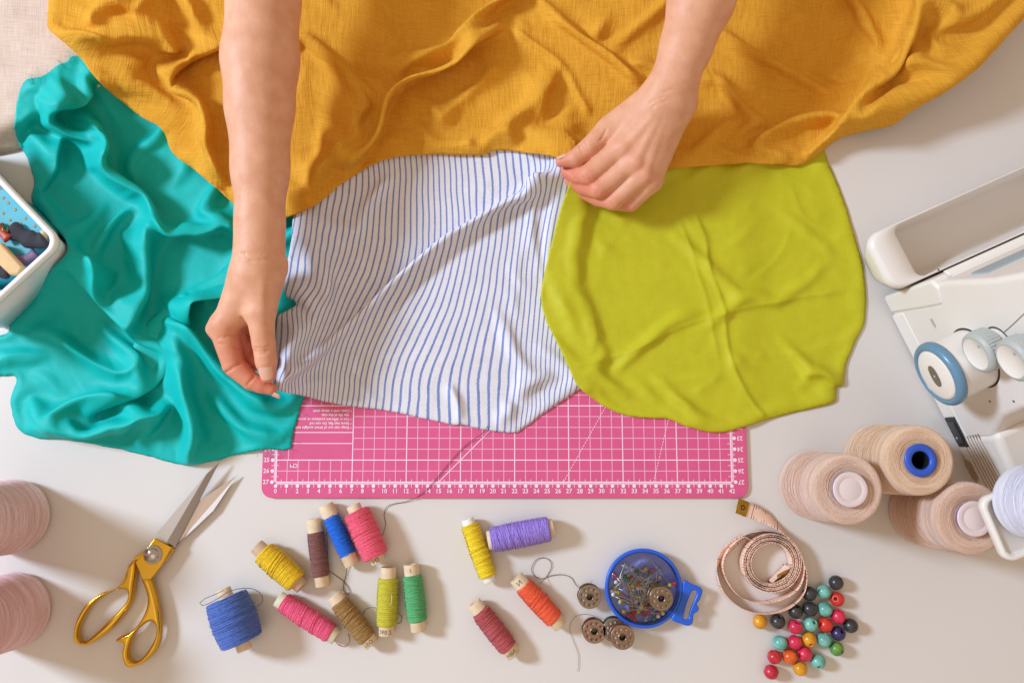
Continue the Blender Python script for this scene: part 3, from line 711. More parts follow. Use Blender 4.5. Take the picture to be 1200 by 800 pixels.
def skin_material():
    m = bpy.data.materials.new('skin'); m.use_nodes = True; nt = m.node_tree; b = nt.nodes['Principled BSDF']; L = nt.links.new
    b.inputs['Roughness'].default_value = 0.5; b.inputs['Specular IOR Level'].default_value = 0.35
    b.inputs['Subsurface Weight'].default_value = 0.25; b.inputs['Subsurface Radius'].default_value = (1, 0.35, 0.2); b.inputs['Subsurface Scale'].default_value = 0.004
    at = nt.nodes.new('ShaderNodeAttribute'); at.attribute_name = 'flush'
    tc = nt.nodes.new('ShaderNodeTexCoord')
    n = nt.nodes.new('ShaderNodeTexNoise'); n.inputs['Scale'].default_value = 80; n.inputs['Detail'].default_value = 5; L(tc.outputs['Object'], n.inputs['Vector'])
    mx = nt.nodes.new('ShaderNodeMix'); mx.data_type = 'RGBA'; mx.inputs['A'].default_value = lin((225, 170, 137))+(1,); mx.inputs['B'].default_value = lin((214, 154, 120))+(1,)
    rp = nt.nodes.new('ShaderNodeMapRange'); rp.inputs['From Min'].default_value = 0.3; rp.inputs['From Max'].default_value = 0.7; L(n.outputs['Fac'], rp.inputs['Value']); L(rp.outputs['Result'], mx.inputs['Factor'])
    m2 = nt.nodes.new('ShaderNodeMix'); m2.data_type = 'RGBA'; L(mx.outputs['Result'], m2.inputs['A']); m2.inputs['B'].default_value = lin((212, 118, 92))+(1,); L(at.outputs['Fac'], m2.inputs['Factor'])
    L(m2.outputs['Result'], b.inputs['Base Color'])
    v = nt.nodes.new('ShaderNodeTexVoronoi'); v.inputs['Scale'].default_value = 900; L(tc.outputs['Object'], v.inputs['Vector'])
    n2 = nt.nodes.new('ShaderNodeTexNoise'); n2.inputs['Scale'].default_value = 260; n2.inputs['Detail'].default_value = 4; L(tc.outputs['Object'], n2.inputs['Vector'])
    ad = nt.nodes.new('ShaderNodeMath'); ad.operation = 'ADD'; L(v.outputs['Distance'], ad.inputs[0]); L(n2.outputs['Fac'], ad.inputs[1])
    bp = nt.nodes.new('ShaderNodeBump'); bp.inputs['Strength'].default_value = 0.2; bp.inputs['Distance'].default_value = 0.0006
    L(ad.outputs[0], bp.inputs['Height']); L(bp.outputs['Normal'], b.inputs['Normal'])
    return m
SKIN = skin_material()
NAIL = mat('nail', (232, 174, 152), rough=0.25, spec=0.6, sss=0.2)
person = E('person', 'bare forearms and hands of a person pinching the striped cloth', 'person', (0, 30, 0))
def Q(t): return P(t[0], t[1], t[2])
def arm(palm, fingers, extras, grooves, flush, fk=0.55, ysm=290):
    pts = np.array([Q(p) for seg in palm for p in seg[:2]]+[Q(j[0]) for f in fingers for j in f])
    s = SDF(pts.min(0)-4.2, pts.max(0)+4.2, 0.115)
    B = s.new()
    for seg in palm:
        s.cap(B, Q(seg[0]), Q(seg[1]), seg[2], seg[3], seg[4] if len(seg) > 4 else 0.9, seg[5] if len(seg) > 5 else None)
    T = B.copy()
    for f in fingers:
        Df = s.new()
        for (a, ra), (b, rb) in zip(f[:-1], f[1:]): s.cap(Df, Q(a), Q(b), ra, rb, 0.12)
        T = np.minimum(T, np.where(Df < 3, smin(B, Df, fk), T))
    for e in extras: s.cap(T, Q(e[0]), Q(e[1]), e[2], e[3], e[4])
    def surf(px, py):            # where this sight line first meets the skin
        for z in np.arange(12, 0.5, -0.04):
            p = P(px, py, z); i = np.round((p-s.lo)/s.vs).astype(int)
            if (i >= 0).all() and (i < s.n).all() and T[tuple(i)] < 0.0: return p
        return None
    for g in grooves:
        q = [surf(*p) for p in catmull(g[0], 4)]; q = [p for p in q if p is not None]
        for a, b in zip(q[:-1], q[1:]):
            if np.linalg.norm(a-b) < 0.9: s.groove(T, a, b, g[1], 0.12)
    V, F = surface(T, s.lo, s.vs); yw = Q((0, ysm, 7))[1]
    V = relax(V, F, 2, 0.5); V = relax(V, F, 120, 0.6, smooth(yw-1.0, yw+4.0, V[:, 1]))
    o = M('arm', V, F, SKIN, person)
    fl = np.zeros(len(V))
    for p, sg, a in flush: fl += a*np.exp(-((V-Q(p))**2).sum(1)/(sg*sg))
    at = o.data.attributes.new('flush', 'FLOAT', 'POINT'); at.data.foreach_set('value', np.clip(fl, 0, 0.85).astype(np.float32))
    return o
def nail(parent, c, d, n, wd, ln, rad):
    d = np.array(d, float); d /= np.linalg.norm(d); n = np.array(n, float); n -= d*(n@d); n /= np.linalg.norm(n); s = np.cross(d, n)
    V = []; F = []; NU, NV = 10, 12
    for i in range(NV+1):
        v = i/NV*2-1
        w_ = wd*(1-0.35*max(0, -v)**3-0.28*max(0, v)**4)
        for j in range(NU+1):
            u = j/NU*2-1; x = u*w_/2; z = math.sqrt(max(rad*rad-x*x, 0))-rad
            V.append(c+s*x+d*(v*ln/2*(1-0.16*u*u*(1 if v > 0 else 0.8)))+n*(z-0.05*v*v))
    for i in range(NV):
        for j in range(NU): a = i*(NU+1)+j; F.append([a, a+1, a+NU+2, a+NU+1])
    o = M('fingernail', V, F, NAIL, parent); md = o.modifiers.new('s', 'SOLIDIFY'); md.thickness = 0.0006; md.offset = 0
    return o
# --- hand on the left of the striped cloth, seen from its thumb side
W = (304, 292, 6.7)
la = arm(
    palm=[((318, -190, 10.6), (309, 0, 8.6), 3.1, 3.12), ((309, 0, 8.6), (305, 70, 8.2), 3.12, 3.28), ((305, 70, 8.2), (304.5, 125, 7.8), 3.28, 2.9), ((304.5, 125, 7.8), (305, 200, 7.3), 2.9, 2.42), ((305, 200, 7.3), (304.5, 262, 6.9), 2.42, 2.05), ((304.5, 262, 6.9), W, 2.05, 1.98),
          (W, (300, 325, 6.5), 1.98, 2.05), ((297, 322, 6.4), (266, 378, 5.6), 1.85, 1.2), ((300, 325, 6.2), (285, 362, 5.6), 1.9, 1.35),
          ((296, 322, 5.0), (268, 378, 4.0), 1.9, 1.3), ((300, 330, 4.6), (276, 376, 3.0), 1.8, 1.2),
          ((308, 318, 6.6), (306, 362, 6.4), 1.65, 1.25)],
    fingers=[
        [((309, 322, 6.6), 1.5), ((305, 366, 6.7), 1.22), ((309, 402, 6.3), 0.98), ((312, 424, 5.9), 0.93), ((314, 440, 5.5), 0.66)],
        [((261, 382, 5.5), 1.22), ((274, 428, 4.9), 0.98), ((294, 446, 4.7), 0.82), ((306, 451, 4.6), 0.74), ((318, 456, 4.55), 0.52)],
        [((268, 384, 4.0), 1.1), ((288, 420, 3.2), 0.92), ((299, 424, 3.6), 0.8), ((306, 420, 4.2), 0.66)],
        [((274, 382, 2.9), 1.0), ((291, 408, 2.5), 0.88), ((302, 400, 3.2), 0.74)],
        [((282, 372, 2.6), 0.9), ((298, 392, 2.5), 0.76), ((306, 384, 3.2), 0.62)]],
    extras=[((331, 308, 6.3), (330, 316, 6.2), 0.42, 0.42, 0.7), ((248, 386, 5.4), (250, 388, 5.4), 0.5, 0.5, 0.5), ((308, 330, 8.0), (307, 362, 7.5), 0.2, 0.2, 0.5)],
    grooves=[([(297, 411), (306, 412), (316, 410)], 0.075), ([(298, 414.5), (306, 415.5), (315, 414)], 0.06), ([(298, 407), (306, 408), (314, 406)], 0.055), ([(299, 402), (310, 403)], 0.04),
             ([(263, 437), (272, 432), (283, 424)], 0.085), ([(289, 452), (294, 446), (299, 439)], 0.08), ([(256, 396), (270, 394), (288, 389)], 0.075), ([(257, 402), (270, 406), (282, 409)], 0.06), ([(283, 371), (288, 380), (292, 390)], 0.09), ([(314, 362), (319, 368), (322, 374)], 0.05), ([(312, 366), (317, 372), (321, 379)], 0.045), ([(276, 303), (296, 306), (318, 303)], 0.03), ([(280, 296), (300, 298)], 0.025)],
    flush=[((318, 456, 4.6), 1.3, 0.5), ((300, 450, 4.9), 1.4, 0.35), ((274, 430, 5), 1.6, 0.35), ((290, 415, 3.4), 2.4, 0.85), ((314, 436, 5.6), 1.2, 0.35), ((255, 395, 5.5), 1.8, 0.35), ((309, 403, 6.6), 1.1, 0.25), ((295, 430, 3), 2.5, 0.4)])
tip = Q((313.5, 434, 5.7)); dirn = Q((315, 446, 5.35))-Q((311, 420, 6.05))
nail(la, tip+np.array([0.09, -0.2, 0.80]), dirn, (0.08, 0.02, 1), 1.14, 1.6, 0.95)
tip2 = Q((320, 458, 4.5)); nail(la, tip2+np.array([0.16, -0.44, 0.1]), Q((324, 460, 4.5))-Q((306, 452, 4.6)), (0.15, -0.9, 0.45), 0.7, 1.0, 0.5)
# --- hand on the right, seen from the back
ra_ = arm(
    palm=[((862, -190, 11.0), (822, 0, 8.4), 3.3, 2.92), ((822, 0, 8.4), (804, 55, 7.6), 2.92, 2.28), ((804, 55, 7.6), (787, 100, 6.8), 2.28, 1.88),
          ((790, 92, 7.2), (776, 118, 6.3), 1.8, 1.75), ((797, 96, 7.0), (795, 122, 6.2), 1.55, 1.45),
          ((778, 112, 6.4), (729, 172, 5.1), 1.75, 1.12), ((783, 116, 6.2), (743, 188, 5.1), 1.75, 1.1), ((789, 120, 6.0), (754, 203, 4.8), 1.6, 1.02), ((793, 124, 5.6), (764, 212, 4.2), 1.45, 0.92),
          ((768, 116, 5.6), (716, 150, 4.6), 1.5, 1.12), ((770, 120, 4.4), (740, 180, 3.6), 1.6, 1.2)],
    fingers=[
        [((750, 130, 5.2), 1.4), ((709, 156, 4.7), 1.08), ((690, 174, 4.6), 0.95), ((674, 186, 4.3), 0.84), ((657, 190, 4.0), 0.5)],
        [((730, 172, 5.0), 1.1), ((690, 205, 4.3), 0.96), ((676, 206, 3.3), 0.8), ((664, 202, 3.0), 0.58)],
        [((744, 189, 5.0), 1.06), ((701, 222, 4.0), 0.88), ((684, 219, 2.9), 0.78), ((669, 213, 2.5), 0.58)],
        [((754, 204, 4.7), 1.0), ((719, 236, 3.5), 0.83), ((701, 233, 2.6), 0.73), ((684, 227, 2.3), 0.55)],
        [((764, 213, 4.1), 0.9), ((739, 239, 3.0), 0.73), ((726, 239, 2.3), 0.64), ((712, 236, 2.0), 0.5)]],
    extras=[((730, 173, 5.85), (731, 174, 5.85), 0.42, 0.42, 0.5), ((745, 191, 5.8), (746, 192, 5.8), 0.42, 0.42, 0.5), ((756, 206, 5.4), (757, 207, 5.4), 0.36, 0.36, 0.5), ((766, 214, 4.8), (767, 215, 4.7), 0.3, 0.3, 0.5),
            ((806, 121, 6.6), (807, 122, 6.5), 0.5, 0.5, 0.8), ((732, 172, 6.05), (764, 138, 7.3), 0.14, 0.14, 0.5), ((746, 189, 6.0), (770, 140, 7.2), 0.13, 0.13, 0.5), ((757, 203, 5.6), (776, 145, 6.9), 0.11, 0.11, 0.5)],
    grooves=[([(681, 167), (684, 172), (686, 178)], 0.05), ([(678, 170), (681, 176), (683, 181)], 0.045), ([(684, 164), (688, 170), (689, 175)], 0.04), ([(665, 200), (670, 205), (674, 210)], 0.05), ([(683, 205), (686, 210), (690, 215)], 0.05), ([(687, 203), (691, 208), (694, 212)], 0.04), ([(695, 221), (699, 226), (703, 230)], 0.045), ([(715, 235), (719, 240)], 0.045), ([(760, 122), (768, 117), (777, 114)], 0.035), ([(763, 127), (771, 122), (780, 119)], 0.03), ([(770, 112), (780, 107), (792, 104)], 0.025), ([(711, 150), (708, 158), (702, 166)], 0.07)],
    flush=[((657, 189, 3.9), 1.4, 0.55), ((690, 208, 4.6), 1.1, 0.4), ((700, 224, 4.3), 1.1, 0.4), ((718, 238, 3.8), 1.0, 0.4), ((738, 241, 3.2), 1.0, 0.4), ((668, 205, 3.2), 1.5, 0.5), ((680, 220, 3), 1.6, 0.5), ((695, 234, 2.6), 1.6, 0.5),
           ((729, 173, 5.8), 1.0, 0.22), ((745, 190, 5.8), 1.0, 0.22), ((756, 205, 5.4), 1.0, 0.25), ((688, 176, 4.4), 1.8, 0.3)], ysm=95)
nail(ra_, Q((658, 185, 4.1))+np.array([0.0, 0.12, 0.34]), Q((652, 188, 3.8))-Q((672, 181, 4.1)), (-0.15, 0.8, 0.6), 0.72, 1.05, 0.5)
# ------------------------------------------------------------------ loose thread helper
def strand(pts, z=0.06, r=0.028):
    p = catmull([(a[0], a[1], a[2] if len(a) > 2 else z) for a in pts], 4)
    return tube(P(p[:, 0], p[:, 1], p[:, 2]), r, 5)

# ------------------------------------------------------------------ small thread spools
wood = mat('spool_wood', (226, 200, 164), rough=0.7, var=0.14, var_scale=140, bump=0.3, bump_scale=400, bstretch=(1, 1, 1))
paper = mat('spool_paper', (238, 232, 222), rough=0.6, var=0.05)
ink = mat('spool_ink', (62, 50, 44), rough=0.7)
hole_m = mat('tube_inside', (120, 92, 66), rough=0.8)
GS = 'small thread spools scattered on the table'
def spool(label, a, b, ca, cb, rpx, cpx, rgb, core=wood, seed=0, passes=5, bulge=0.06, tails=(), print_=None, loose=0, rgb_tail=None):
    rs = np.random.RandomState(seed)
    s1 = CPP(a[0], a[1], 1.0); Rw = rpx*s1; Rc = cpx*s1
    A = P(*a, Rw); B = P(*b, Rw); CA = P(*ca, Rw); CB = P(*cb, Rw)
    ax = B-A; L = np.linalg.norm(ax); ax /= L
    # core ends measured on the axis
    l0 = min((CA-A)@ax, -0.05); l1 = max((CB-A)@ax, L+0.05)
    base = (A+B)/2
    t = E('thread_spool', label, 'thread spool', (base[0], base[1], 0.0), GS)
    th = 0.24
    prof = [(Rc*0.62, l0+0.03), (Rc*0.94, l0), (Rc, l0+0.06), (Rc, l1-0.06), (Rc*0.94, l1), (Rc*0.62, l1-0.03), (Rc*0.6, l1-0.5), (Rc*0.6, l0+0.5), (Rc*0.62, l0+0.03)]
    V, F = lathe(prof, 28, A, ax, caps=False); M('core', V, F, core, t)
    V, F = lathe([(0.0, l0+0.45), (Rc*0.61, l0+0.45)], 20, A, -ax if False else ax, False); 
    rgb = tuple(min(250, int(c*1.07+6)) for c in rgb)
    m = mat('thread_%d_%d_%d' % rgb, rgb, rough=0.7, var=0.14, var_scale=420, sheen=0.25, spec=0.3, bump=0.5, bump_scale=2500)
    tr = 0.036
    def rad(u): return Rw-0.06-bulge*(2*u-1)**2*1.2-0.18*np.clip((np.abs(2*u-1)-0.92)/0.08, 0, 1)**2
    us = np.linspace(0, 1, 22)
    V, F = lathe([(Rc*0.9, 0)]+[(rad(u)-0.03, u*L) for u in us]+[(Rc*0.9, L)], 32, A, ax, False)
    wd = M('thread_winding', V, F, m, t)
    x, y, z = frame(ax)
    # tight layer
    n = int(L/0.068); ph = np.linspace(0, 2*np.pi*n, n*18); u = ph/(2*np.pi*n); u = np.clip(u+0.004*np.sin(ph*0.13+seed), 0, 1)
    rr = rad(u)+0.012*np.sin(ph*0.37)*rs.rand()
    path = A+u[:, None]*L*ax+rr[:, None]*(np.cos(ph)[:, None]*x+np.sin(ph)[:, None]*y)
    parts = [tube(path, tr, 5)]
    # crossing layers
    for k in range(passes):
        n = rs.uniform(5, 11)*(1 if k % 2 == 0 else -1); N = int(abs(n)*20); u = np.linspace(0.02, 0.98, N); ph = rs.rand()*6.28+2*np.pi*n*u+0.25*np.sin(u*9+k)
        path = A+u[:, None]*L*ax+(rad(u)+0.028+0.012*rs.rand())[:, None]*(np.cos(ph)[:, None]*x+np.sin(ph)[:, None]*y); parts.append(tube(path, tr, 5))
    # a few slack turns standing proud
    for k in range(loose):
        n = rs.uniform(1.2, 2.6); N = 60; u0 = rs.uniform(0.05, 0.4); u = np.linspace(u0, u0+rs.uniform(0.3, 0.5), N); ph = rs.rand()*6.28+2*np.pi*n*np.linspace(0, 1, N)
        path = A+u[:, None]*L*ax+(rad(u)+0.05+0.05*np.sin(np.linspace(0, np.pi, N)))[:, None]*(np.cos(ph)[:, None]*x+np.sin(ph)[:, None]*y); parts.append(tube(path, tr*1.1, 5))
    V, F = join(*parts); o = M('thread_strand', V, F, m, wd); o['kind'] = 'stuff'
    for tl in tails:
        V, F = strand(tl[0]); M('loose_thread', V, F, mat('tail_%d_%d_%d' % tl[1], tl[1], rough=0.8), t)
    if print_:
        s, end, sz, fl = print_
        v, f = text(s, sz)
        la = (l1+L)/2 if end == 1 else l0/2
        # wrap lettering round the core, on the side facing up
        up = np.array((0, -0.12, 1.0)); upx = up-ax*(up@ax); upx /= np.linalg.norm(upx); tg = np.cross(ax, upx)*fl
        a_ = v[:, 0]/Rc; rr = Rc+0.012
        W_ = A+(la-v[:, 1]*fl)[:, None]*ax+rr*(np.cos(a_)[:, None]*upx+np.sin(a_)[:, None]*tg)
        M('core_print', W_, f, ink, t, smooth_=False)
    return t
spool('fat royal blue thread spool with a dark loop of thread at each side', (264.9, 699.5), (283.8, 752), (261.7, 689.4), (289, 760.5), 26, 8.6, (74, 104, 178), seed=1, passes=9, bulge=0.16, loose=5,
      tails=[([(262, 691, 3.6), (252, 696, 3.2), (240, 701, 2.8), (234, 706, 2.6), (237, 709, 2.6), (246, 706, 3.0), (258, 699, 3.8), (270, 692, 4.0), (284, 689, 4.0), (298, 690, 3.6), (307, 697, 3.0), (308, 704, 2.6), (301, 710, 2.4)], (40, 42, 60))])
spool('golden yellow thread spool touching the hot pink spool, strands slack', (308.3, 646.3), (348, 681.4), (301, 639), (352.9, 688.8), 15, 9.0, (236, 192, 34), seed=2, passes=6, loose=4, core=mat('spool_brown_wood', (204, 170, 136), rough=0.7, var=0.15, var_scale=140))
spool('dark brown thread spool lying beside the small bright blue spool', (369.5, 622.7), (376.7, 675.6), (367.5, 607.5), (378.2, 686.5), 10.6, 8.3, (124, 78, 72), seed=3, passes=8,
      tails=[([(379, 664, 0.8), (391, 672, 0.1), (404, 682, 0.1), (410, 692, 0.1), (408, 697, 0.1), (403, 692, 0.1), (403, 682, 0.1), (406, 672, 0.1), (406, 660, 0.3)], (70, 58, 60)), ([(382, 620, 0.9), (384, 640, 0.6), (384, 652, 0.8)], (50, 70, 120))])
spool('small bright blue thread spool leaning on the coral pink spool', (387.1, 603.7), (408.4, 650.6), (381.9, 591), (413.3, 662), 10.4, 9.0, (20, 100, 208), seed=4, passes=8)
spool('thick coral pink thread spool with a dark thread running onto the mat', (417, 598.8), (440.6, 652), (414.7, 591), (444.3, 659), 16.5, 8.3, (232, 92, 118), seed=5, passes=6, print_=('SN', 1, 0.55, 1), loose=1,
      tails=[([(448, 628, 0.9), (452, 614, 0.2), (450, 603, 0.1), (453, 594, 0.1), (462, 590, 0.1), (478, 587, 0.12), (495, 578, 0.42), (512, 560, 0.42), (530, 538, 0.42), (548, 520, 0.42), (566, 507, 0.6), (572, 498, 0.7)], (96, 44, 66))])
spool('hot pink thread spool below the golden yellow one, ends hollow', (331, 704.4), (388.8, 742.3), (325.8, 701), (394, 746.4), 12.4, 9.4, (238, 92, 130), seed=6, passes=7, core=mat('spool_pale', (226, 216, 186), rough=0.7, var=0.1), loose=2,
      tails=[([(392, 748, 0.4), (396, 755, 0.1), (404, 757, 0.1), (410, 751, 0.1), (408, 742, 0.1)], (190, 120, 130))])
spool('olive brown thread spool between the hot pink and chartreuse spools', (396.9, 704.4), (431.1, 748.4), (391.7, 696.6), (435, 756), 12.2, 9.2, (156, 118, 66), seed=7, passes=8, print_=('OSU', 1, 0.5, 1), loose=2)
spool('chartreuse thread spool standing parallel to the green spool', (455, 676.5), (453.2, 732.9), (455.8, 664), (452.4, 744), 12.8, 9.0, (192, 182, 44), seed=8, passes=5, print_=('260 Z', 1, 0.5, -1),
      tails=[([(443, 712, 0.9), (434, 711, 0.3), (428, 714, 0.1), (425, 720, 0.1), (427, 728, 0.1)], (110, 100, 60)), ([(467, 718, 0.8), (471, 722, 0.2), (470, 729, 0.1), (466, 730, 0.1)], (80, 80, 60)), ([(459, 696, 2.02), (459, 706, 2.04), (457, 708, 2.02), (460, 709, 2.02)], (226, 220, 150))])
spool('green thread spool parallel to the chartreuse spool', (482.9, 673.3), (489.2, 727.7), (481, 660.7), (491, 739), 12.4, 8.8, (84, 164, 104), seed=9, passes=4, print_=('2', 0, 0.4, 1))
spool('sunny yellow thread spool on a white core touching the lilac spool', (550, 614), (572.2, 675.4), (547, 608), (575, 681), 11.6, 7.4, (240, 200, 30), core=paper, seed=10, passes=4, loose=1)
spool('lilac purple thread spool lying crosswise', (575.8, 632.2), (644.5, 619), (572, 635), (649, 618), 15.4, 11.0, (150, 124, 208), seed=11, passes=12, loose=2)
spool('orange red thread spool with a thread leading to a bobbin', (612.7, 685), (650.9, 726), (603.9, 676.8), (656, 734), 12.4, 9.0, (238, 92, 56), seed=12, passes=6, print_=('N', 0, 0.6, -1), loose=2,
      tails=[([(632, 684, 0.9), (640, 676, 0.1), (646, 665, 0.1), (645, 657, 0.1), (637, 653, 0.1), (628, 656, 0.1), (623, 665, 0.1), (625, 673, 0.1), (634, 678, 0.1), (646, 674, 0.1), (660, 673, 0.1), (670, 677, 0.1), (674, 684, 0.1), (680, 690, 0.6), (686, 694, 0.7)], (92, 92, 92))])
spool('dusty red thread spool lying apart below the sunny yellow one', (562.3, 715.3), (596.4, 759.5), (555.7, 705), (602, 768), 12.4, 8.8, (178, 80, 84), seed=13, passes=6, print_=('NBH', 1, 0.48, 1), loose=2)

# ------------------------------------------------------------------ big cones
def cone(label, group, base, h, r0, r1, rgb, rgb2, cap, seed, fine_=1.0, name='thread_cone', z0=0.0, label_cap=None):
    t = E(name, label, 'thread cone', (base[0], base[1], z0), group); B = np.array((base[0], base[1], z0))
    rs = np.random.RandomState(seed)
    m = bpy.data.materials.new(name+'_thread'); m.use_nodes = True; nt = m.node_tree; b = nt.nodes['Principled BSDF']; L = nt.links.new
    b.inputs['Roughness'].default_value = 0.7; b.inputs['Specular IOR Level'].default_value = 0.3; b.inputs['Sheen Weight'].default_value = 0.3
    uv = nt.nodes.new('ShaderNodeUVMap'); uv.uv_map = 'uv'
    def nz(sx, sy, d=3):
        mp = nt.nodes.new('ShaderNodeMapping'); mp.inputs['Scale'].default_value = (sx, sy, 1); L(uv.outputs['UV'], mp.inputs['Vector'])
        n = nt.nodes.new('ShaderNodeTexNoise'); n.noise_dimensions = '2D'; n.inputs['Scale'].default_value = 1; n.inputs['Detail'].default_value = d; L(mp.outputs['Vector'], n.inputs['Vector']); return n.outputs['Fac']
    a0 = nz(0.5, 24); a1 = nz(4.0, 13, 4); am = nt.nodes.new('ShaderNodeMath'); am.operation = 'ADD'; L(a0, am.inputs[0]); L(a1, am.inputs[1]); ah = nt.nodes.new('ShaderNodeMath'); ah.operation = 'MULTIPLY'; L(am.outputs[0], ah.inputs[0]); ah.inputs[1].default_value = 0.5; a = ah.outputs[0]; c = nz(0.25, 1.6, 2)
    ad = nt.nodes.new('ShaderNodeMath'); ad.operation = 'ADD'; L(a, ad.inputs[0]); L(c, ad.inputs[1])
    mr = nt.nodes.new('ShaderNodeMapRange'); mr.inputs['From Min'].default_value = 0.82; mr.inputs['From Max'].default_value = 1.18; L(ad.outputs[0], mr.inputs['Value'])
    mx = nt.nodes.new('ShaderNodeMix'); mx.data_type = 'RGBA'; mx.inputs['A'].default_value = lin(rgb)+(1,); mx.inputs['B'].default_value = lin(rgb2)+(1,); L(mr.outputs['Result'], mx.inputs['Factor']); L(mx.outputs['Result'], b.inputs['Base Color'])
    bp = nt.nodes.new('ShaderNodeBump'); bp.inputs['Strength'].default_value = 0.9; bp.inputs['Distance'].default_value = 0.0012; L(a, bp.inputs['Height']); L(bp.outputs['Normal'], b.inputs['Normal'])
    # wound body, uv = (angle, length along the thread pack)
    prof = []; nb = 90
    for i in range(nb+1):
        u = i/nb; r = r0+(r1-r0)*u-0.05+0.05*vnoise(u*16+seed, seed)+0.025*vnoise(u*60+seed, 3)
        r -= 0.35*max(0, (0.06-u)/0.06)**2
        prof.append((r, 0.03+u*(h-0.03-0.3)))
    rim = prof[-1][0]
    for k in range(1, 8):
        a_ = k/7*math.pi/2; prof.append((rim-0.32*(1-math.cos(a_)), prof[nb][1]+0.3*math.sin(a_)))
    r_in = 1.05
    for k in range(1, 30):
        u = k/29; prof.append((rim-0.32+(r_in-rim+0.32)*u, h-0.12*u+0.02*vnoise(u*22+seed, 8.5)))
    n = 72; V, F = lathe(prof, n, B, (0, 0, 1), False)
    ln = np.r_[0, np.cumsum(np.hypot(np.diff([p[0] for p in prof]), np.diff([p[1] for p in prof])))]
    th = np.abs(np.linspace(-1, 1, n, endpoint=False))*9
    uvv = np.stack([np.tile(th, len(prof)), np.repeat(ln, n)], 1)
    wd = M('thread_pack', V, F, m, t, uv=uvv)
    # single strands riding on the pack
    parts = []
    for k in range(34):
        nt_ = rs.uniform(0.8, 2.2)*rs.choice([-1, 1]); N = 90; u0 = rs.uniform(0.05, 0.6); u = np.linspace(u0, u0+rs.uniform(0.12, 0.35), N); ph = rs.rand()*6.28+np.linspace(0, 2*np.pi*nt_, N)
        rr = r0+(r1-r0)*u-0.015; parts.append(tube(np.stack([B[0]+rr*np.cos(ph), B[1]+rr*np.sin(ph), B[2]+0.25+u*(h-0.55)], 1), 0.017, 4))
    for k in range(5):
        N = 70; ph = rs.rand()*6.28+np.linspace(0, rs.uniform(2, 6), N); rr = np.linspace(rs.uniform(1.4, rim-0.4), rs.uniform(1.4, rim-0.4), N)
        parts.append(tube(np.stack([B[0]+rr*np.cos(ph), B[1]+rr*np.sin(ph), B[2]+h-0.02+0*ph], 1), 0.022, 4))
    V, F = join(*parts); o = M('thread_strand', V, F, m, wd); o['kind'] = 'stuff'
    blue = mat('cone_core_blue', (44, 84, 186), rough=0.35, spec=0.5)
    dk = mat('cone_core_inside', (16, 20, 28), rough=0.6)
    core = [(r0-0.9, 0), (r0-0.85, 0.2), (1.0, 0.3), (1.0, h-0.1), (1.3, h+0.0), (1.36, h+0.12), (1.3, h+0.24), (1.05, h+0.27), (0.78, h+0.22), (0.74, h+0.1), (0.72, 0.05)]
    if cap == 'open':
        V, F = lathe(core, 48, B, (0, 0, 1), False); c_ = M('cone_core', V, F, blue, t)
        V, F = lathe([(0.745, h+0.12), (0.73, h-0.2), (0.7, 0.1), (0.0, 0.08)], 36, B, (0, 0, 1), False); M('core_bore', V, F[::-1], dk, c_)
    else:
        violet = mat('cone_core_violet', (82, 74, 158), rough=0.4)
        V, F = lathe(core, 48, B, (0, 0, 1), False); c_ = M('cone_core', V, F, violet, t)
        V, F = lathe([(0.0, h+0.1), (1.38, h+0.25), (1.42, h+0.4), (1.4, h+0.46), (1.34, h+0.48), (1.0, h+0.48), (0.96, h+0.45), (0.88, h+0.45), (0.84, h+0.47), (0.0, h+0.47)], 48, B, (0, 0, 1), False)
        o = M('cap', V, F, mat('cone_cap', (222, 204, 202), rough=0.45), t); 
    return t
def top_to_base(px, py, h): p = P(px, py, h); return p[:2]
HB = 8.2
GB = 'large beige thread cones by the overlock machine'
cone('beige thread cone with a white cap standing nearest the tape measure', GB, top_to_base(994, 573, HB), HB, 3.14, 2.92, (228, 196, 176), (206, 170, 148), 'cap', 1)
cone('beige thread cone with an open blue core standing nearest the power switch', GB, top_to_base(1078, 539, HB), HB, 3.14, 2.92, (232, 198, 168), (210, 172, 138), 'open', 2)
cone('beige thread cone with a white cap partly under the spool rest', GB, top_to_base(1139, 607, HB), HB, 3.14, 2.95, (226, 192, 170), (204, 164, 140), 'cap', 3)
GP = 'large pink thread cones'
cone('large pale pink thread cone standing behind the scissors, next to the teal cloth', GP, P(20, 604, 0)[:2], 11.0, 3.38, 2.9, (246, 216, 212), (234, 192, 190), 'open', 4)
cone('large pale pink thread cone beside the bigger scissor handle loop', GP, P(20, 713, 0)[:2], 11.0, 3.38, 2.9, (246, 210, 208), (232, 184, 184), 'open', 5)

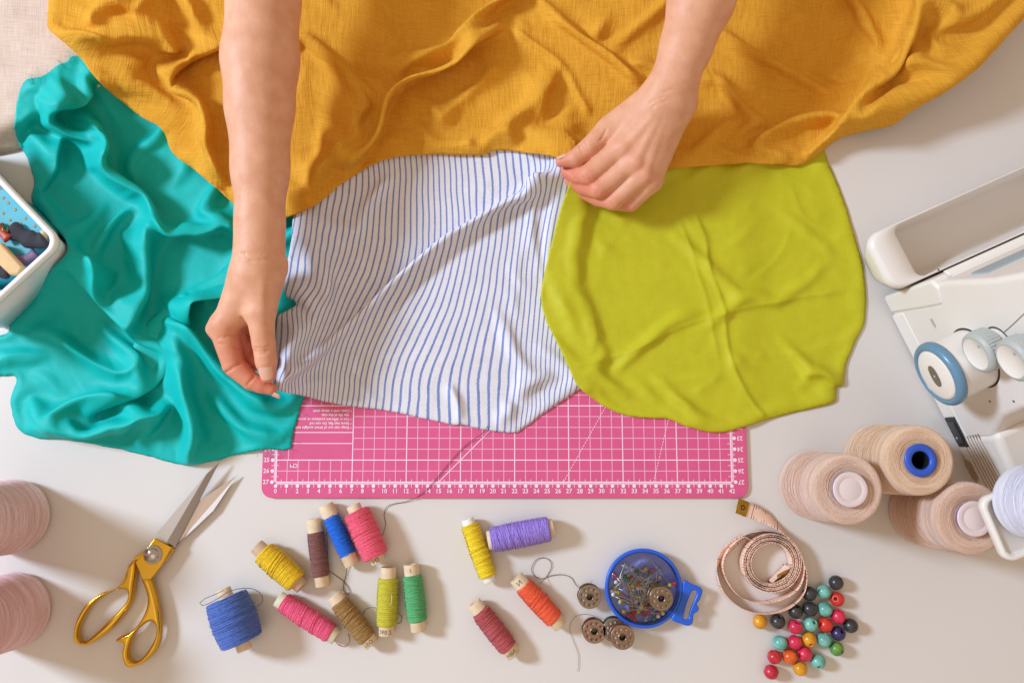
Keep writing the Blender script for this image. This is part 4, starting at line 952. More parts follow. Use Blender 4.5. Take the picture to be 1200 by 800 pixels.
# ------------------------------------------------------------------ scissors
gold = mat('brass_gold', (226, 176, 62), rough=0.2, metal=1.0, var=0.08, var_scale=30)
steel = mat('blade_steel', (205, 196, 190), rough=0.3, metal=1.0)
steel_d = mat('bevel_dark_reflection', (150, 140, 134), rough=0.36, metal=1.0)  # reflection of dark surroundings put into the bevel facet's darker colour
sx = P(180.6, 649, 1.0)
sc = E('scissors', 'open tailor scissors with golden handles and steel blades', 'scissors', (sx[0], sx[1], 0))
def px2(pts, z): return [tuple(P(a, b, z)[:2]) for a, b in pts]
def rounded(outer, holes, z0, z1, rad, name, material, parent, vs=0.05, blend=None):
    """rounded casting from an outline: distance field skinned"""
    o = catmull(outer, 0.12, True); hs = [catmull(h, 0.12, True) for h in holes]
    lo = o.min(0)-0.2; hi = o.max(0)+0.2
    nx, ny = np.ceil((hi-lo)/vs).astype(int); X, Y = np.meshgrid(lo[0]+np.arange(nx)*vs, lo[1]+np.arange(ny)*vs, indexing='ij')
    d, _, _ = polydist(o, X, Y); d = np.where(inside(o.tolist(), X, Y), -d, d)
    for h in hs:
        e, _, _ = polydist(h, X, Y); e = np.where(inside(h.tolist(), X, Y), e, -e); d = np.maximum(d, e)
    zc, hh = (z0+z1)/2, (z1-z0)/2; zs = np.arange(z0-0.15, z1+0.15, vs)
    A = d[:, :, None]+rad; Bz = np.abs(zs-zc)[None, None]-hh+rad+0*A
    D = np.minimum(np.maximum(A, Bz), 0)+np.hypot(np.maximum(A, 0), np.maximum(Bz, 0))-rad
    V, F = surface(D, np.array((lo[0], lo[1], zs[0])), vs)
    ob = M(name, V, F, material, parent); return ob
hA = [(160, 655), (152, 661), (149, 668), (146, 678), (137, 688), (120, 694), (108, 702), (99, 711), (90, 728), (87, 745), (89, 752), (96, 755), (108, 753), (130, 737), (147, 717), (155, 702), (158, 682), (160, 668)]
hAh = [(147, 690), (136, 691), (120, 699), (110, 707), (102, 717), (93, 735), (93, 748), (98, 751), (106, 748), (136, 719), (149, 704), (151, 694)]
hB = [(168, 676), (177, 676), (181, 685), (184.5, 697), (189, 720), (189.5, 744), (184, 761), (170, 775), (157, 780), (149, 778), (145, 765), (147, 753), (138, 750), (142, 745), (157, 738), (168, 724), (174.5, 708), (174, 694)]
hBh = [(182, 728), (176, 727), (168, 732), (159, 742), (153, 757), (153, 769), (160, 774), (171, 767), (182, 750), (185.5, 736)]
rounded(px2(hA, 0.7), [px2(hAh, 0.7)], 0.05, 1.05, 0.3, 'large_handle', gold, sc)
rounded(px2(hB, 0.7), [px2(hBh, 0.7)], 0.25, 1.25, 0.3, 'small_handle', gold, sc)
V, F = plate(px2([(182.4, 630), (202.6, 640.5), (190, 662), (178, 678), (168, 678), (159.5, 658)], 1.0), [], 0.72, 1.22); bevel(M('upper_hub', V, F, gold, sc), 0.07)
V, F = plate(px2([(188, 634), (204.6, 643), (196, 656), (176, 672), (164, 664), (156, 662), (158, 652)], 0.6), [], 0.28, 0.70); bevel(M('lower_hub', V, F, gold, sc), 0.06)
def blade(name, hb, ridge, tip, ed, z0, z1, flip=False):
    # back edge, ridge, cutting edge: thin wedge with a hollow-ground bevel
    pts = [P(*hb[0], z0), P(*tip, z0+0.05), P(*ed, z0), P(*hb[0], z1-0.06), P(*ridge[1], z1-0.07), P(*tip, z0+0.12), P(*ridge[0], z1), P(*ed, z0+0.1), ]
    V = np.array(pts); F = [[3, 6, 4], [4, 6, 7, 5], [3, 4, 1, 0], [4, 5, 1], [7, 2, 1, 5], [0, 2, 7, 6, 3], [0, 1, 2]]
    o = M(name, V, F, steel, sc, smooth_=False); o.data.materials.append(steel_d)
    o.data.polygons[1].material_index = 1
    return o
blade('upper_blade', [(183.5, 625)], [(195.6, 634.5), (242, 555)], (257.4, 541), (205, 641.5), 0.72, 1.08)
V = np.array([P(196, 639, 0.35), P(203.5, 642, 0.35), P(250, 598, 0.35), P(278, 556.5, 0.35), P(231, 588, 0.35), P(196, 639, 0.66), P(203.5, 642, 0.6), P(250, 598, 0.55), P(278, 556.5, 0.4), P(231, 588, 0.66)])
M('lower_blade', V, [[5, 6, 7, 8, 9], [4, 3, 2, 1, 0], [0, 1, 6, 5], [1, 2, 7, 6], [2, 3, 8, 7], [3, 4, 9, 8], [4, 0, 5, 9]], mat('blade_inner', (196, 182, 174), rough=0.34, metal=1.0), sc, smooth_=False)
V, F = lathe([(0.84, 1.2), (0.84, 1.28), (0.78, 1.33), (0.62, 1.34), (0.6, 1.42), (0.52, 1.54), (0.35, 1.63), (0.0, 1.66)], 40, (sx[0], sx[1], 0), (0, 0, 1), False)
M('pivot_screw', V, F, mat('screw_chrome', (190, 178, 170), rough=0.18, metal=1.0), sc)

# ------------------------------------------------------------------ bobbins
nickel = mat('bobbin_nickel', (158, 138, 122), rough=0.3, metal=1.0, var=0.2, var_scale=200)
def bobbin(label, px, py, z0, rgb, tilt=(0, 0), seed=0, tails=()):
    c = P(px, py, z0+1.1); t = E('metal_bobbin', label, 'bobbin', (c[0], c[1], z0), 'metal bobbins around the pin box')
    Rb = 1.04; a0 = seed*0.31
    holes = [circle(0.70*math.cos(a0+2*math.pi*k/10), 0.70*math.sin(a0+2*math.pi*k/10), 0.125, 10) for k in range(10)]
    rx, ry = R(tilt[0]), R(tilt[1]); Mt = np.array(Matrix.Rotation(ry, 3, 'Y') @ Matrix.Rotation(rx, 3, 'X'))
    def add(name, VF, m, par=t, sm=False):
        V, F = VF; V = np.asarray(V)@Mt.T+np.array((c[0], c[1], z0)); return M(name, V, F, m, par, smooth_=sm)
    lift = abs(math.sin(ry))*Rb+abs(math.sin(rx))*Rb
    for za, zb in ((0.0, 0.07), (1.05, 1.12)):
        V, F = plate(circle(0, 0, Rb, 40), holes+[circle(0, 0, 0.33, 20)], za+lift, zb+lift); bevel(add('flange', (V, F), nickel), 0.02, 2)
    V, F = lathe([(0.33, 0.02+lift), (0.40, 0.05+lift), (0.40, 1.1+lift), (0.36, 1.17+lift), (0.30, 1.17+lift), (0.30, 0.02+lift)], 24, caps=False); add('hub', (V, F), nickel, sm=True)
    if rgb:
        V, F = lathe([(0.40, 0.1+lift), (0.86, 0.1+lift), (0.89, 0.5+lift), (0.86, 1.02+lift), (0.40, 1.02+lift)], 28, caps=False)
        add('thread_winding', (V, F), mat('bob_%d_%d_%d' % rgb, rgb, rough=0.8, var=0.3, var_scale=400, bump=0.6, bump_scale=1500, bstretch=(1, 1, 5)), sm=True)
    for tl in tails: V, F = strand(tl[0], r=0.02); M('loose_thread', V, F, mat('tail_%d_%d_%d' % tl[1], tl[1], rough=0.8), t)
    return t
bobbin('metal bobbin with grey thread tied to the orange red spool', 691, 699, 0.0, (170, 158, 146), seed=1, tails=[([(690, 687, 1.0), (692, 683, 1.1), (694, 680, 1.2)], (90, 90, 90))])
bobbin('metal bobbin with coral thread and a fine tail curling to the table', 696.5, 739.5, 0.0, (214, 110, 96), seed=2,
       tails=[([(703, 727, 0.7), (697, 722, 0.3), (687, 719, 0.1), (676, 721, 0.1), (669, 729, 0.1), (668, 739, 0.1), (672, 751, 0.1), (677, 764, 0.1), (678, 775, 0.1), (677, 786, 0.1)], (150, 152, 138))])
bobbin('metal bobbin lying under another bobbin', 720, 738, 0.0, (176, 196, 200), seed=3)
bobbin('metal bobbin resting on top of another bobbin', 729.5, 746.5, 1.18, (226, 150, 130), seed=4)

# ------------------------------------------------------------------ pin box
pc = P(754.5, 689, 1.2); PR = 3.5
bl = mat('box_blue', (30, 92, 206), rough=0.32, spec=0.5)
pb = E('pin_box', 'round blue plastic pin box with clear lid and hanging tab', 'pin box', (pc[0], pc[1], 0))
C0 = np.array((pc[0], pc[1], 0.0))
V, F = lathe([(0.0, 0.0), (3.2, 0.0), (3.32, 0.08), (3.34, 0.8), (3.42, 0.9), (3.46, 1.05), (3.43, 1.2), (3.36, 1.24), (3.2, 1.24), (3.14, 1.18), (3.12, 0.42), (3.05, 0.35), (0.0, 0.35)], 72, C0, (0, 0, 1), False); M('box_base', V, F, bl, pb)
V, F = lathe([(3.11, 0.36), (3.0, 0.362), (0.0, 0.365)], 60, C0, (0, 0, 1), False); M('box_floor', V, F, mat('box_floor_blue', (150, 160, 240), rough=0.3), pb)
ang = R(-18)
def tabp(pts):
    return [(pc[0]+x*math.cos(ang)-y*math.sin(ang), pc[1]+x*math.sin(ang)+y*math.cos(ang)) for x, y in pts]
tab_o = [(3.2, 1.75), (3.9, 1.72), (4.75, 1.65), (5.05, 1.35), (5.0, 0.5), (4.85, 0.2), (5.15, -0.1), (5.1, -0.45), (4.85, -0.75), (4.95, -1.45), (4.7, -1.85), (4.0, -1.9), (3.1, -1.75), (3.3, -0.6), (3.35, 0.6)]
tab_h = [(4.15, 1.1), (4.4, 1.25), (4.6, 1.05), (4.55, 0.4), (4.5, 0.0), (4.45, -0.7), (4.5, -1.2), (4.3, -1.42), (4.05, -1.3), (4.0, -0.4), (4.05, 0.5)]
rounded(tabp(tab_o), [tabp(tab_h)], 0.95, 1.3, 0.12, 'hanging_tab', bl, pb, vs=0.045)
gl = bpy.data.materials.new('clear_plastic'); gl.use_nodes = True; nt = gl.node_tree
nt.nodes.remove(nt.nodes['Principled BSDF']); tr_ = nt.nodes.new('ShaderNodeBsdfTransparent'); gs = nt.nodes.new('ShaderNodeBsdfGlossy'); gs.inputs['Roughness'].default_value = 0.08; fr = nt.nodes.new('ShaderNodeFresnel'); fr.inputs['IOR'].default_value = 1.45
tr_.inputs['Color'].default_value = (0.93, 0.95, 0.97, 1)
ms = nt.nodes.new('ShaderNodeMixShader'); nt.links.new(fr.outputs[0], ms.inputs[0]); nt.links.new(tr_.outputs[0], ms.inputs[1]); nt.links.new(gs.outputs[0], ms.inputs[2]); nt.links.new(ms.outputs[0], nt.nodes['Material Output'].inputs['Surface'])
V, F = lathe([(3.11, 1.0), (3.11, 1.34), (3.02, 1.42), (2.86, 1.42), (2.8, 1.34), (0.0, 1.34)], 72, C0, (0, 0, 1), False); M('clear_lid', V, F, gl, pb)
bobbin('metal bobbin lying on the clear lid of the pin box', 775, 701, 1.44, (196, 170, 130), seed=5)
pin_steel = mat('pin_steel', (240, 230, 214), rough=0.4, metal=0.5)
heads = {'white': (238, 234, 230), 'yellow': (236, 210, 50), 'red': (214, 40, 44), 'green': (30, 140, 84), 'pale blue': (150, 190, 216), 'pink': (226, 70, 130), 'orange': (226, 110, 50)}
hnames = ['white', 'yellow', 'red', 'white', 'yellow', 'green', 'pale blue', 'red', 'pink', 'orange', 'white', 'yellow']
# head spots seen through the lid
spots = [((733, 663), 'white'), ((740.5, 668), 'white'), ((747, 669), 'green'), ((764, 667.5), 'pink'), ((773, 667), 'pale blue'), ((732, 675), 'green'), ((736, 678), 'green'), ((722, 682), 'white'), ((741, 686), 'yellow'), ((747.5, 689), 'white'), ((748, 685), 'orange'), ((773.5, 685), 'yellow'), ((785, 685), 'yellow'), ((790.5, 683), 'red'), ((718.5, 696), 'white'), ((752.5, 709.5), 'yellow'), ((731, 716.5), 'yellow'), ((748, 716.5), 'yellow'), ((742.5, 718), 'red'), ((736.5, 722.5), 'red'), ((743, 725), 'red'), ((753.5, 718), 'red'), ((758, 714), 'white'), ((759.5, 718), 'pink'), ((771.5, 722), 'white'), ((766, 724.5), 'green'), ((757, 726.5), 'pale blue'), ((777.5, 719), 'yellow'), ((721, 674), 'red'), ((768, 714), 'pale blue'), ((751, 712), 'white'), ((758, 711), 'red')]
prs = np.random.RandomState(4)
def pin(i, c, col):
    r = np.hypot(*(c-C0)[:2]); tgt = None
    for _ in range(60):
        a = prs.rand()*6.28; ln = prs.uniform(2.6, 3.2); e = c+ln*np.array((math.cos(a), math.sin(a), 0)); e[2] = prs.uniform(0.42, 1.1)
        if np.hypot(*(e-C0)[:2]) < 2.95: break
    pr = tube(np.array([c, e]), 0.042, 6)
    o = M('dressmaking_pin', pr[0], pr[1], pin_steel, origin=(c[0], c[1], c[2]))
    tag(o, '%s headed pin among the jumble inside the blue pin box' % col, 'pin', 'pins in the blue pin box')
    V, F = lathe([(0.2*math.sin(k*math.pi/8), -0.2*math.cos(k*math.pi/8)) for k in range(9)], 12, c, (e-c), False)
    M('pin_head', V, F, mat('pin_'+col.replace(' ', '_'), heads[col], rough=0.22, spec=0.6), o)
for i, ((hx, hy), col) in enumerate(spots):
    c = P(hx, hy, 0.95); d = c-C0; r = np.hypot(d[0], d[1])
    if r > 2.8: d *= 2.8/r; c = C0+d
    c[2] = prs.uniform(0.75, 1.1); pin(i, c, col)
for i in range(34):
    a = prs.rand()*6.28; r = 2.7*math.sqrt(prs.rand()); c = C0+np.array((r*math.cos(a)-0.2, r*math.sin(a)*0.8-0.5, prs.uniform(0.5, 0.75)))
    pin(i, c, hnames[i % 12])

# ------------------------------------------------------------------ measuring tape
def tz(x, y): return (830+x/5.714, 590+y/5.714)
tp = [(205, 66, 78, .9), (270, 92, 78, .8), (340, 120, 72, .6), (420, 152, 52, .25), (500, 195, 25, 0), (580, 275, 8, 0), (640, 385, 4, 0), (668, 490, 8, 0), (645, 610, 10, 0), (545, 705, 6, 0), (390, 742, 4, 0), (240, 708, 2, 0), (120, 610, 0, 0), (66, 480, -10, 0), (66, 390, -32, 0), (110, 305, -46, 0), (190, 238, -38, 0), (300, 194, -10, 0), (420, 184, 0, 0), (540, 225, 0, 0), (622, 330, 0, 0), (650, 450, 0, 0), (612, 570, 0, 0), (500, 645, 0, 0), (350, 670, 0, 0), (215, 622, 0, 0), (128, 510, 0, 0), (104, 400, 0, 0), (150, 300, 0, 0), (240, 225, 0, 0)]
for k in range(0, 90):
    th = -2.25+k*(2*math.pi*7.6)/89.0; r = 203-70*(k/89.0)**0.95+3*math.sin(th*1.3+1)
    tp.append((428+r*math.cos(th), 400+r*math.sin(th)*0.99, 0, 0))
tp += [(548, 430, 8, 0.1), (510, 452, 25, 0.3), (478, 470, 40, 0.5)]
tp = np.array(tp); q = np.array([(*P(*tz(a, b), 1.5)[:2], c, z) for a, b, c, z in tp])
pth = catmull(q, 0.12); xy = pth[:, :2]; T = np.gradient(xy, axis=0); T /= np.linalg.norm(T, axis=1)[:, None]; nn = np.stack([-T[:, 1], T[:, 0]], 1)
ln = np.r_[0, np.cumsum(np.hypot(*np.diff(xy, axis=0).T))]
tau = np.radians(pth[:, 2]); z0 = 0.03+np.maximum(pth[:, 3], 0); wt = 1.3; NVt = 4
V = []; uv = []
for k in range(NVt+1):
    v = k/NVt
    V.append(np.c_[xy-nn*(np.sin(tau)*wt*(v-1))[:, None]*1.0, z0+np.cos(tau)*wt*v]); uv.append(np.c_[ln, np.full(len(ln), v)])
n = len(ln); V = np.concatenate(V); uv = np.concatenate(uv); F = [[k*n+i, k*n+i+1, (k+1)*n+i+1, (k+1)*n+i] for k in range(NVt) for i in range(n-1)]
tm = bpy.data.materials.new('tape_print'); tm.use_nodes = True; nt = tm.node_tree; b = nt.nodes['Principled BSDF']; L = nt.links.new; b.inputs['Roughness'].default_value = 0.5
un = nt.nodes.new('ShaderNodeUVMap'); un.uv_map = 'uv'; sp = nt.nodes.new('ShaderNodeSeparateXYZ'); L(un.outputs[0], sp.inputs[0])
def mth(op, *a):
    nd = nt.nodes.new('ShaderNodeMath'); nd.operation = op
    for i, v in enumerate(a):
        if isinstance(v, (int, float)): nd.inputs[i].default_value = v
        else: L(v, nd.inputs[i])
    return nd.outputs[0]
def tick(per, wd, vmax):
    f = mth('ABSOLUTE', mth('SUBTRACT', mth('FRACT', mth('DIVIDE', sp.outputs['X'], per)), 0.5)); a = mth('LESS_THAN', f, wd/per/2)
    return mth('MULTIPLY', a, mth('MAXIMUM', mth('LESS_THAN', sp.outputs['Y'], vmax), mth('GREATER_THAN', sp.outputs['Y'], 1-vmax)))
tk = mth('MAXIMUM', tick(0.5, 0.05, 0.16), mth('MAXIMUM', tick(1.0, 0.06, 0.26), tick(2.54, 0.07, 0.5)))
mx = nt.nodes.new('ShaderNodeMix'); mx.data_type = 'RGBA'; mx.inputs['A'].default_value = lin((242, 206, 184))+(1,); mx.inputs['B'].default_value = lin((140, 100, 86))+(1,); L(tk, mx.inputs['Factor']); L(mx.outputs['Result'], b.inputs['Base Color'])
tape_c = q[:, :2].mean(0); tape = E('measuring_tape', 'coiled pale peach measuring tape with brass end clips', 'tape measure', (tape_c[0], tape_c[1], 0))
o = M('tape_ribbon', V, F, tm, tape, uv=uv); md = o.modifiers.new('s', 'SOLIDIFY'); md.thickness = 0.0004; md.offset = 0
brass = mat('clip_brass', (190, 150, 60), rough=0.35, metal=1.0, var=0.3, var_scale=150)
def clip(i, d):
    # folded brass plate over the tape end
    a = xy[i]; t = T[i]*d; tt = tau[i]; ac = np.array((*( nn[i]*math.sin(tt)*-1), math.cos(tt)))
    base = np.array((*(a+nn[i]*math.sin(tt)*wt), z0[i])); nrm = np.cross(np.array((*t, 0)), ac); V = []
    for s_, (u0, u1) in ((0.05, (-0.75, 0.28)), (-0.05, (-0.75, 0.28))):
        for u, v in ((u0, -0.04), (u1, -0.04), (u1, 1.04), (u0, 1.04)): V.append(base+np.array((*t, 0))*u+ac*wt*v+nrm*s_)
    o = M('end_clip', V, [[0, 1, 2, 3], [7, 6, 5, 4], [0, 4, 5, 1], [1, 5, 6, 2], [2, 6, 7, 3], [3, 7, 4, 0]], brass, tape, smooth_=False); bevel(o, 0.03, 2)
    cc = base+np.array((*t, 0))*-0.25+ac*wt*0.5
    for sgn in (1, -1):
        V, F = lathe([(0.24, 0.05), (0.24, 0.09), (0.14, 0.1), (0.1, 0.05)], 20, cc, nrm*sgn, False); M('rivet', V, F, mat('rivet_dark', (110, 84, 40), rough=0.4, metal=1.0), o)
clip(0, -1); clip(len(xy)-1, 1)
def tape_text(s, at, size, v=0.5, side=1, fl=1):
    i = int(np.argmin(np.abs(ln-at))); tt = tau[i]; ac = np.array((*(nn[i]*-math.sin(tt)), math.cos(tt))); t = np.array((*T[i], 0.0)); nrm = np.cross(t, ac)
    base = np.array((*(xy[i]+nn[i]*math.sin(tt)*wt), z0[i]))+ac*wt*v+nrm*side*0.03
    vv, f = text(s, size, bold=0.02); W_ = base+vv[:, :1]*t*fl+vv[:, 1:]*ac; M('tape_numeral', W_, f, ink, tape, smooth_=False)
tape_text('1', 2.1, 0.7, 0.5, 1, -1); tape_text('2', 4.0, 0.6, 0.5, 1, -1)
lens_ = [ln[np.argmin(np.hypot(*(xy-np.array(P(*tz(a, b), 1.5)[:2])).T))] for a, b in ((80, 370), (122, 295), (170, 250))]
for s_, l_ in zip(('70', '80', '90'), lens_): tape_text(s_, l_, 0.62, 0.5, -1, 1)

# ------------------------------------------------------------------ beads
bead_cols = {'black': ((44, 42, 46), (60, 58, 60)), 'mint': ((128, 190, 172), (92, 156, 146)), 'scarlet': ((220, 62, 40), (196, 40, 34)), 'raspberry': ((222, 50, 84), (190, 32, 64)), 'mustard': ((224, 158, 28), (204, 132, 20)), 'navy': ((52, 44, 92), (38, 34, 66)), 'green': ((40, 132, 74), (120, 150, 50)), 'red': ((208, 48, 50), (176, 30, 40)), 'orange': ((228, 104, 36), (210, 80, 24)), 'crimson': ((204, 40, 66), (170, 26, 50))}
RB = 0.655; hr = 0.16
pr = [(math.sqrt(max(RB**2-z*z, 0)), z) for z in RB*np.sin(np.linspace(-math.acos(hr*1.5/RB), math.acos(hr*1.5/RB), 20))]
pr = [(hr, pr[0][1]+0.06), (hr*1.2, pr[0][1]+0.005)]+pr+[(hr*1.2, pr[-1][1]-0.005), (hr, pr[-1][1]-0.06)]
Vb, Fb = lathe(pr+[(hr, 0), pr[0]], 28, caps=False)
bmesh_ = {}
for cn, (c1, c2) in bead_cols.items():
    me = bpy.data.meshes.new('wooden_bead'); me.from_pydata((Vb*CM).tolist(), [], Fb); me.shade_smooth()
    m = mat('bead_'+cn, c1, rough=0.3, rgb2=c2, var_scale=170, spec=0.55, detail=6, bump=0.25, bump_scale=260); me.materials.append(m); bmesh_[cn] = me
lab = {'black': 'glossy black wooden bead in the heap by the tape measure', 'mint': 'mottled mint green wooden bead in the heap by the tape measure', 'scarlet': 'scarlet orange-red wooden bead in the heap by the tape measure', 'raspberry': 'raspberry pink wooden bead in the heap by the tape measure', 'mustard': 'mustard yellow wooden bead in the heap by the tape measure'}
BD = [(979.8, 682.2, 'black', 0), (965.4, 693.8, 'mint', 0), (980, 701, 'scarlet', 0), (950, 698, 'black', 0), (934, 718, 'black', 0), (950, 714.6, 'black', 0), (965.8, 715.3, 'mint', 0), (981.9, 721.8, 'raspberry', 'up'), (890.5, 728, 'mustard', 0), (911.5, 727.7, 'black', 0), (932, 733.5, 'raspberry', 0), (949.7, 730.9, 'mint', 'hole'), (967.5, 731.8, 'scarlet', 0), (995.5, 732.3, 'black', 0), (982.4, 741.9, 'navy', 'hole'), (948.3, 747.5, 'mustard', 0), (965.4, 748.7, 'mint', 0), (980, 758.4, 'green', 0), (914, 753.6, 'mint', 0), (932, 751.9, 'raspberry', 0), (944.2, 763.6, 'raspberry', 0), (907.7, 769.4, 'red', 0), (925.9, 768.5, 'orange', 0), (957.5, 773.8, 'mint', 0), (904, 785.7, 'crimson', 0), (937.8, 781.6, 'mustard', 0)]
special = {0: 'black wooden bead at the tip of the heap beside a mint bead', 1: 'mint green wooden bead between the tip black bead and a scarlet bead', 2: 'scarlet wooden bead beside the black bead at the heap tip', 3: 'black wooden bead touching the coil of the measuring tape', 4: 'black wooden bead wedged between the tape and a raspberry bead', 5: 'black wooden bead between two mint beads and two black ones', 6: 'mint green wooden bead between a black bead and the chipped raspberry bead',
    7: 'raspberry pink wooden bead with its hole at the rim, beside a lone black bead', 8: 'mustard yellow wooden bead set apart, touching the tape measure', 9: 'black wooden bead between the lone mustard bead and the heap', 10: 'raspberry pink wooden bead touching the wedged black bead', 11: 'mint green wooden bead with its hole showing', 12: 'scarlet wooden bead in the middle of the heap between two mint beads', 13: 'black wooden bead touching the navy bead', 14: 'dark navy wooden bead with its hole showing',
    15: 'mustard yellow wooden bead in the heap between raspberry and mint beads', 16: 'mint green wooden bead beside the green streaked bead', 17: 'green wooden bead streaked with yellow', 18: 'mint green wooden bead at the heap edge beside a raspberry bead and the red one', 19: 'raspberry pink wooden bead between two other raspberry beads', 20: 'raspberry pink wooden bead between the orange bead and a mint bead', 21: 'red wooden bead touching the crimson bead', 22: 'orange wooden bead beside the red one', 23: 'mint green wooden bead lying loose past the raspberry beads', 24: 'crimson wooden bead at the tail end of the heap', 25: 'mustard yellow wooden bead beside the orange bead'}
brs = np.random.RandomState(3)
cs = np.array([P(b[0], b[1], RB)[:2] for b in BD])
for it in range(40):               # beads touch without overlapping
    for i in range(len(cs)):
        for j in range(i):
            d = cs[i]-cs[j]; r = np.hypot(*d)
            if r < 2*RB+0.01: s_ = d/r*(2*RB+0.01-r)/2; cs[i] += s_; cs[j] -= s_
for i, (x, y, cn, st) in enumerate(BD):
    o = bpy.data.objects.new('wooden_bead', bmesh_[cn]); COL.objects.link(o); o.location = (cs[i][0]*CM, cs[i][1]*CM, (RB+0.005)*CM)
    if st == 'hole': o.rotation_euler = (R(-28), R(22), 0)
    elif st == 'up': o.rotation_euler = (R(-70), R(20), 0)
    else: o.rotation_euler = (R(brs.uniform(35, 110)), R(brs.uniform(0, 30)), R(brs.uniform(0, 360)))
    o.scale = (1+brs.uniform(-0.05, 0.0),)*2+(1+brs.uniform(-0.08, 0.0),)
    tag(o, special.get(i, lab.get(cn)), 'bead', 'wooden beads spilled by the tape measure')
# ------------------------------------------------------------------ overlock machine
RA = R(24); ex = np.array((math.cos(RA), math.sin(RA), 0)); eyv = np.array((-math.sin(RA), math.cos(RA), 0)); ez = np.array((0, 0, 1.0))
O = P(1031, 338, 0.6); O[2] = 0
def loc(x, s, z): return O+np.multiply.outer(np.asarray(x, float), ex)-np.multiply.outer(np.asarray(s, float), eyv)+np.multiply.outer(np.asarray(z, float), ez)
def side(px, py, off=0.0):
    """(distance back from the front corner, height) where this sight line meets the side face"""
    C = np.array((0, -CAM_H*math.tan(TILT), CAM_H)); d = P(px, py, 0)-C
    t = ((O-C)@ex-off)/(d@ex); p = C+t*d; return -(p-O)@eyv, p[2]
shell = mat('machine_shell', (230, 222, 214), rough=0.38, spec=0.45, var=0.03, var_scale=8)
shell2 = mat('machine_cream', (232, 225, 215), rough=0.38, spec=0.45)
grey = mat('knob_grey', (176, 180, 174), rough=0.45)
steelblue = mat('wheel_blue', (98, 136, 162), rough=0.3, spec=0.5)
dark = mat('switch_black', (38, 40, 42), rough=0.4)
mc = E('overlock_machine', 'cream overlock sewing machine with blue-rimmed handwheel and front tray', 'sewing machine', tuple(O))
def extr(name, prof, x0, x1, m, parent, bw=0.5, seg=4):
    n = len(prof); V = np.concatenate([loc([x0]*n, [p[0] for p in prof], [p[1] for p in prof]), loc([x1]*n, [p[0] for p in prof], [p[1] for p in prof])])
    ar = sum(prof[i][0]*prof[(i+1) % n][1]-prof[(i+1) % n][0]*prof[i][1] for i in range(n))
    F = [list(range(n)), list(range(2*n-1, n-1, -1))]+[[i, n+i, n+(i+1) % n, (i+1) % n] for i in range(n)]
    if ar > 0: F = [f[::-1] for f in F]
    o = M(name, V, F, m, parent, smooth_=False)
    if bw: bevel(o, bw, seg, 30)
    return o
body = extr('machine_body', [(1.2, 0.5), (15.5, 0.5), (15.5, 6.0), (14.6, 7.2), (13.6, 9.0), (13.0, 12.0), (13.0, 26), (3.6, 26), (2.6, 16), (1.5, 10.5)], 0, 26, shell, mc, 0.45, 5)
base = extr('rear_base', [(15.0, 0.5), (21.5, 0.5), (21.5, 5.0), (20.5, 6.2), (16.5, 6.6), (15.0, 7.0)], -0.1, 26, shell2, mc, 0.6, 5)
cover = extr('looper_cover', [(0.85, 0.6), (2.6, 0.6), (3.1, 6.0), (3.3, 8.9), (1.9, 9.6), (1.0, 9.0)], -0.14, 27, shell, mc, 0.3, 4)
skirt_ = extr('base_skirt', [(2.75, 0.3), (21.0, 0.3), (21.0, 2.4), (2.85, 2.4)], -0.06, 1.0, shell2, mc, 0.12, 2)
# handwheel
s_, z_ = side(1097, 440, 3.6)
Wc = loc(0.0, s_, z_); axn = -ex
V, F = lathe([(2.68, -0.6), (2.68, 0.02), (2.5, 0.04)], 56, Wc, axn, False); M('wheel_socket', V, F, dark, mc)
V, F = lathe([(2.5, -0.5), (2.52, 0.0), (2.58, 2.9), (2.6, 3.0)], 64, Wc, axn, False); hw = M('handwheel', V, F, shell, mc)
V, F = lathe([(2.56, 2.85), (2.74, 2.92), (2.8, 3.1), (2.78, 3.38), (2.66, 3.6), (2.45, 3.7), (2.25, 3.66), (2.18, 3.55), (2.15, 3.3)], 64, Wc, axn, False); M('wheel_rim', V, F, steelblue, hw)
V, F = lathe([(2.2, 3.4), (2.16, 3.6), (1.95, 3.68), (0.0, 3.72)], 56, Wc, axn, False); M('wheel_face', V, F, shell2, hw)
def oval(cx, cy, a, b_): return [(cx+a*math.cos(t)*(1-0.25*abs(math.cos(t))), cy+b_*math.sin(t)) for t in np.linspace(0, 2*np.pi, 32, endpoint=False)]
V = np.array([loc(-3.75, s_+x, z_+y) for x, y in oval(0, 0, 1.25, 0.52)]); M('wheel_badge', V, [list(range(32))], mat('badge', (128, 118, 100), rough=0.35, metal=0.6), hw, smooth_=False)
vv, f = text('+', 0.6); V = np.array([loc(-3.77, s_+v[0], z_+v[1]) for v in vv]); M('badge_print', V, f, shell2, hw, smooth_=False)
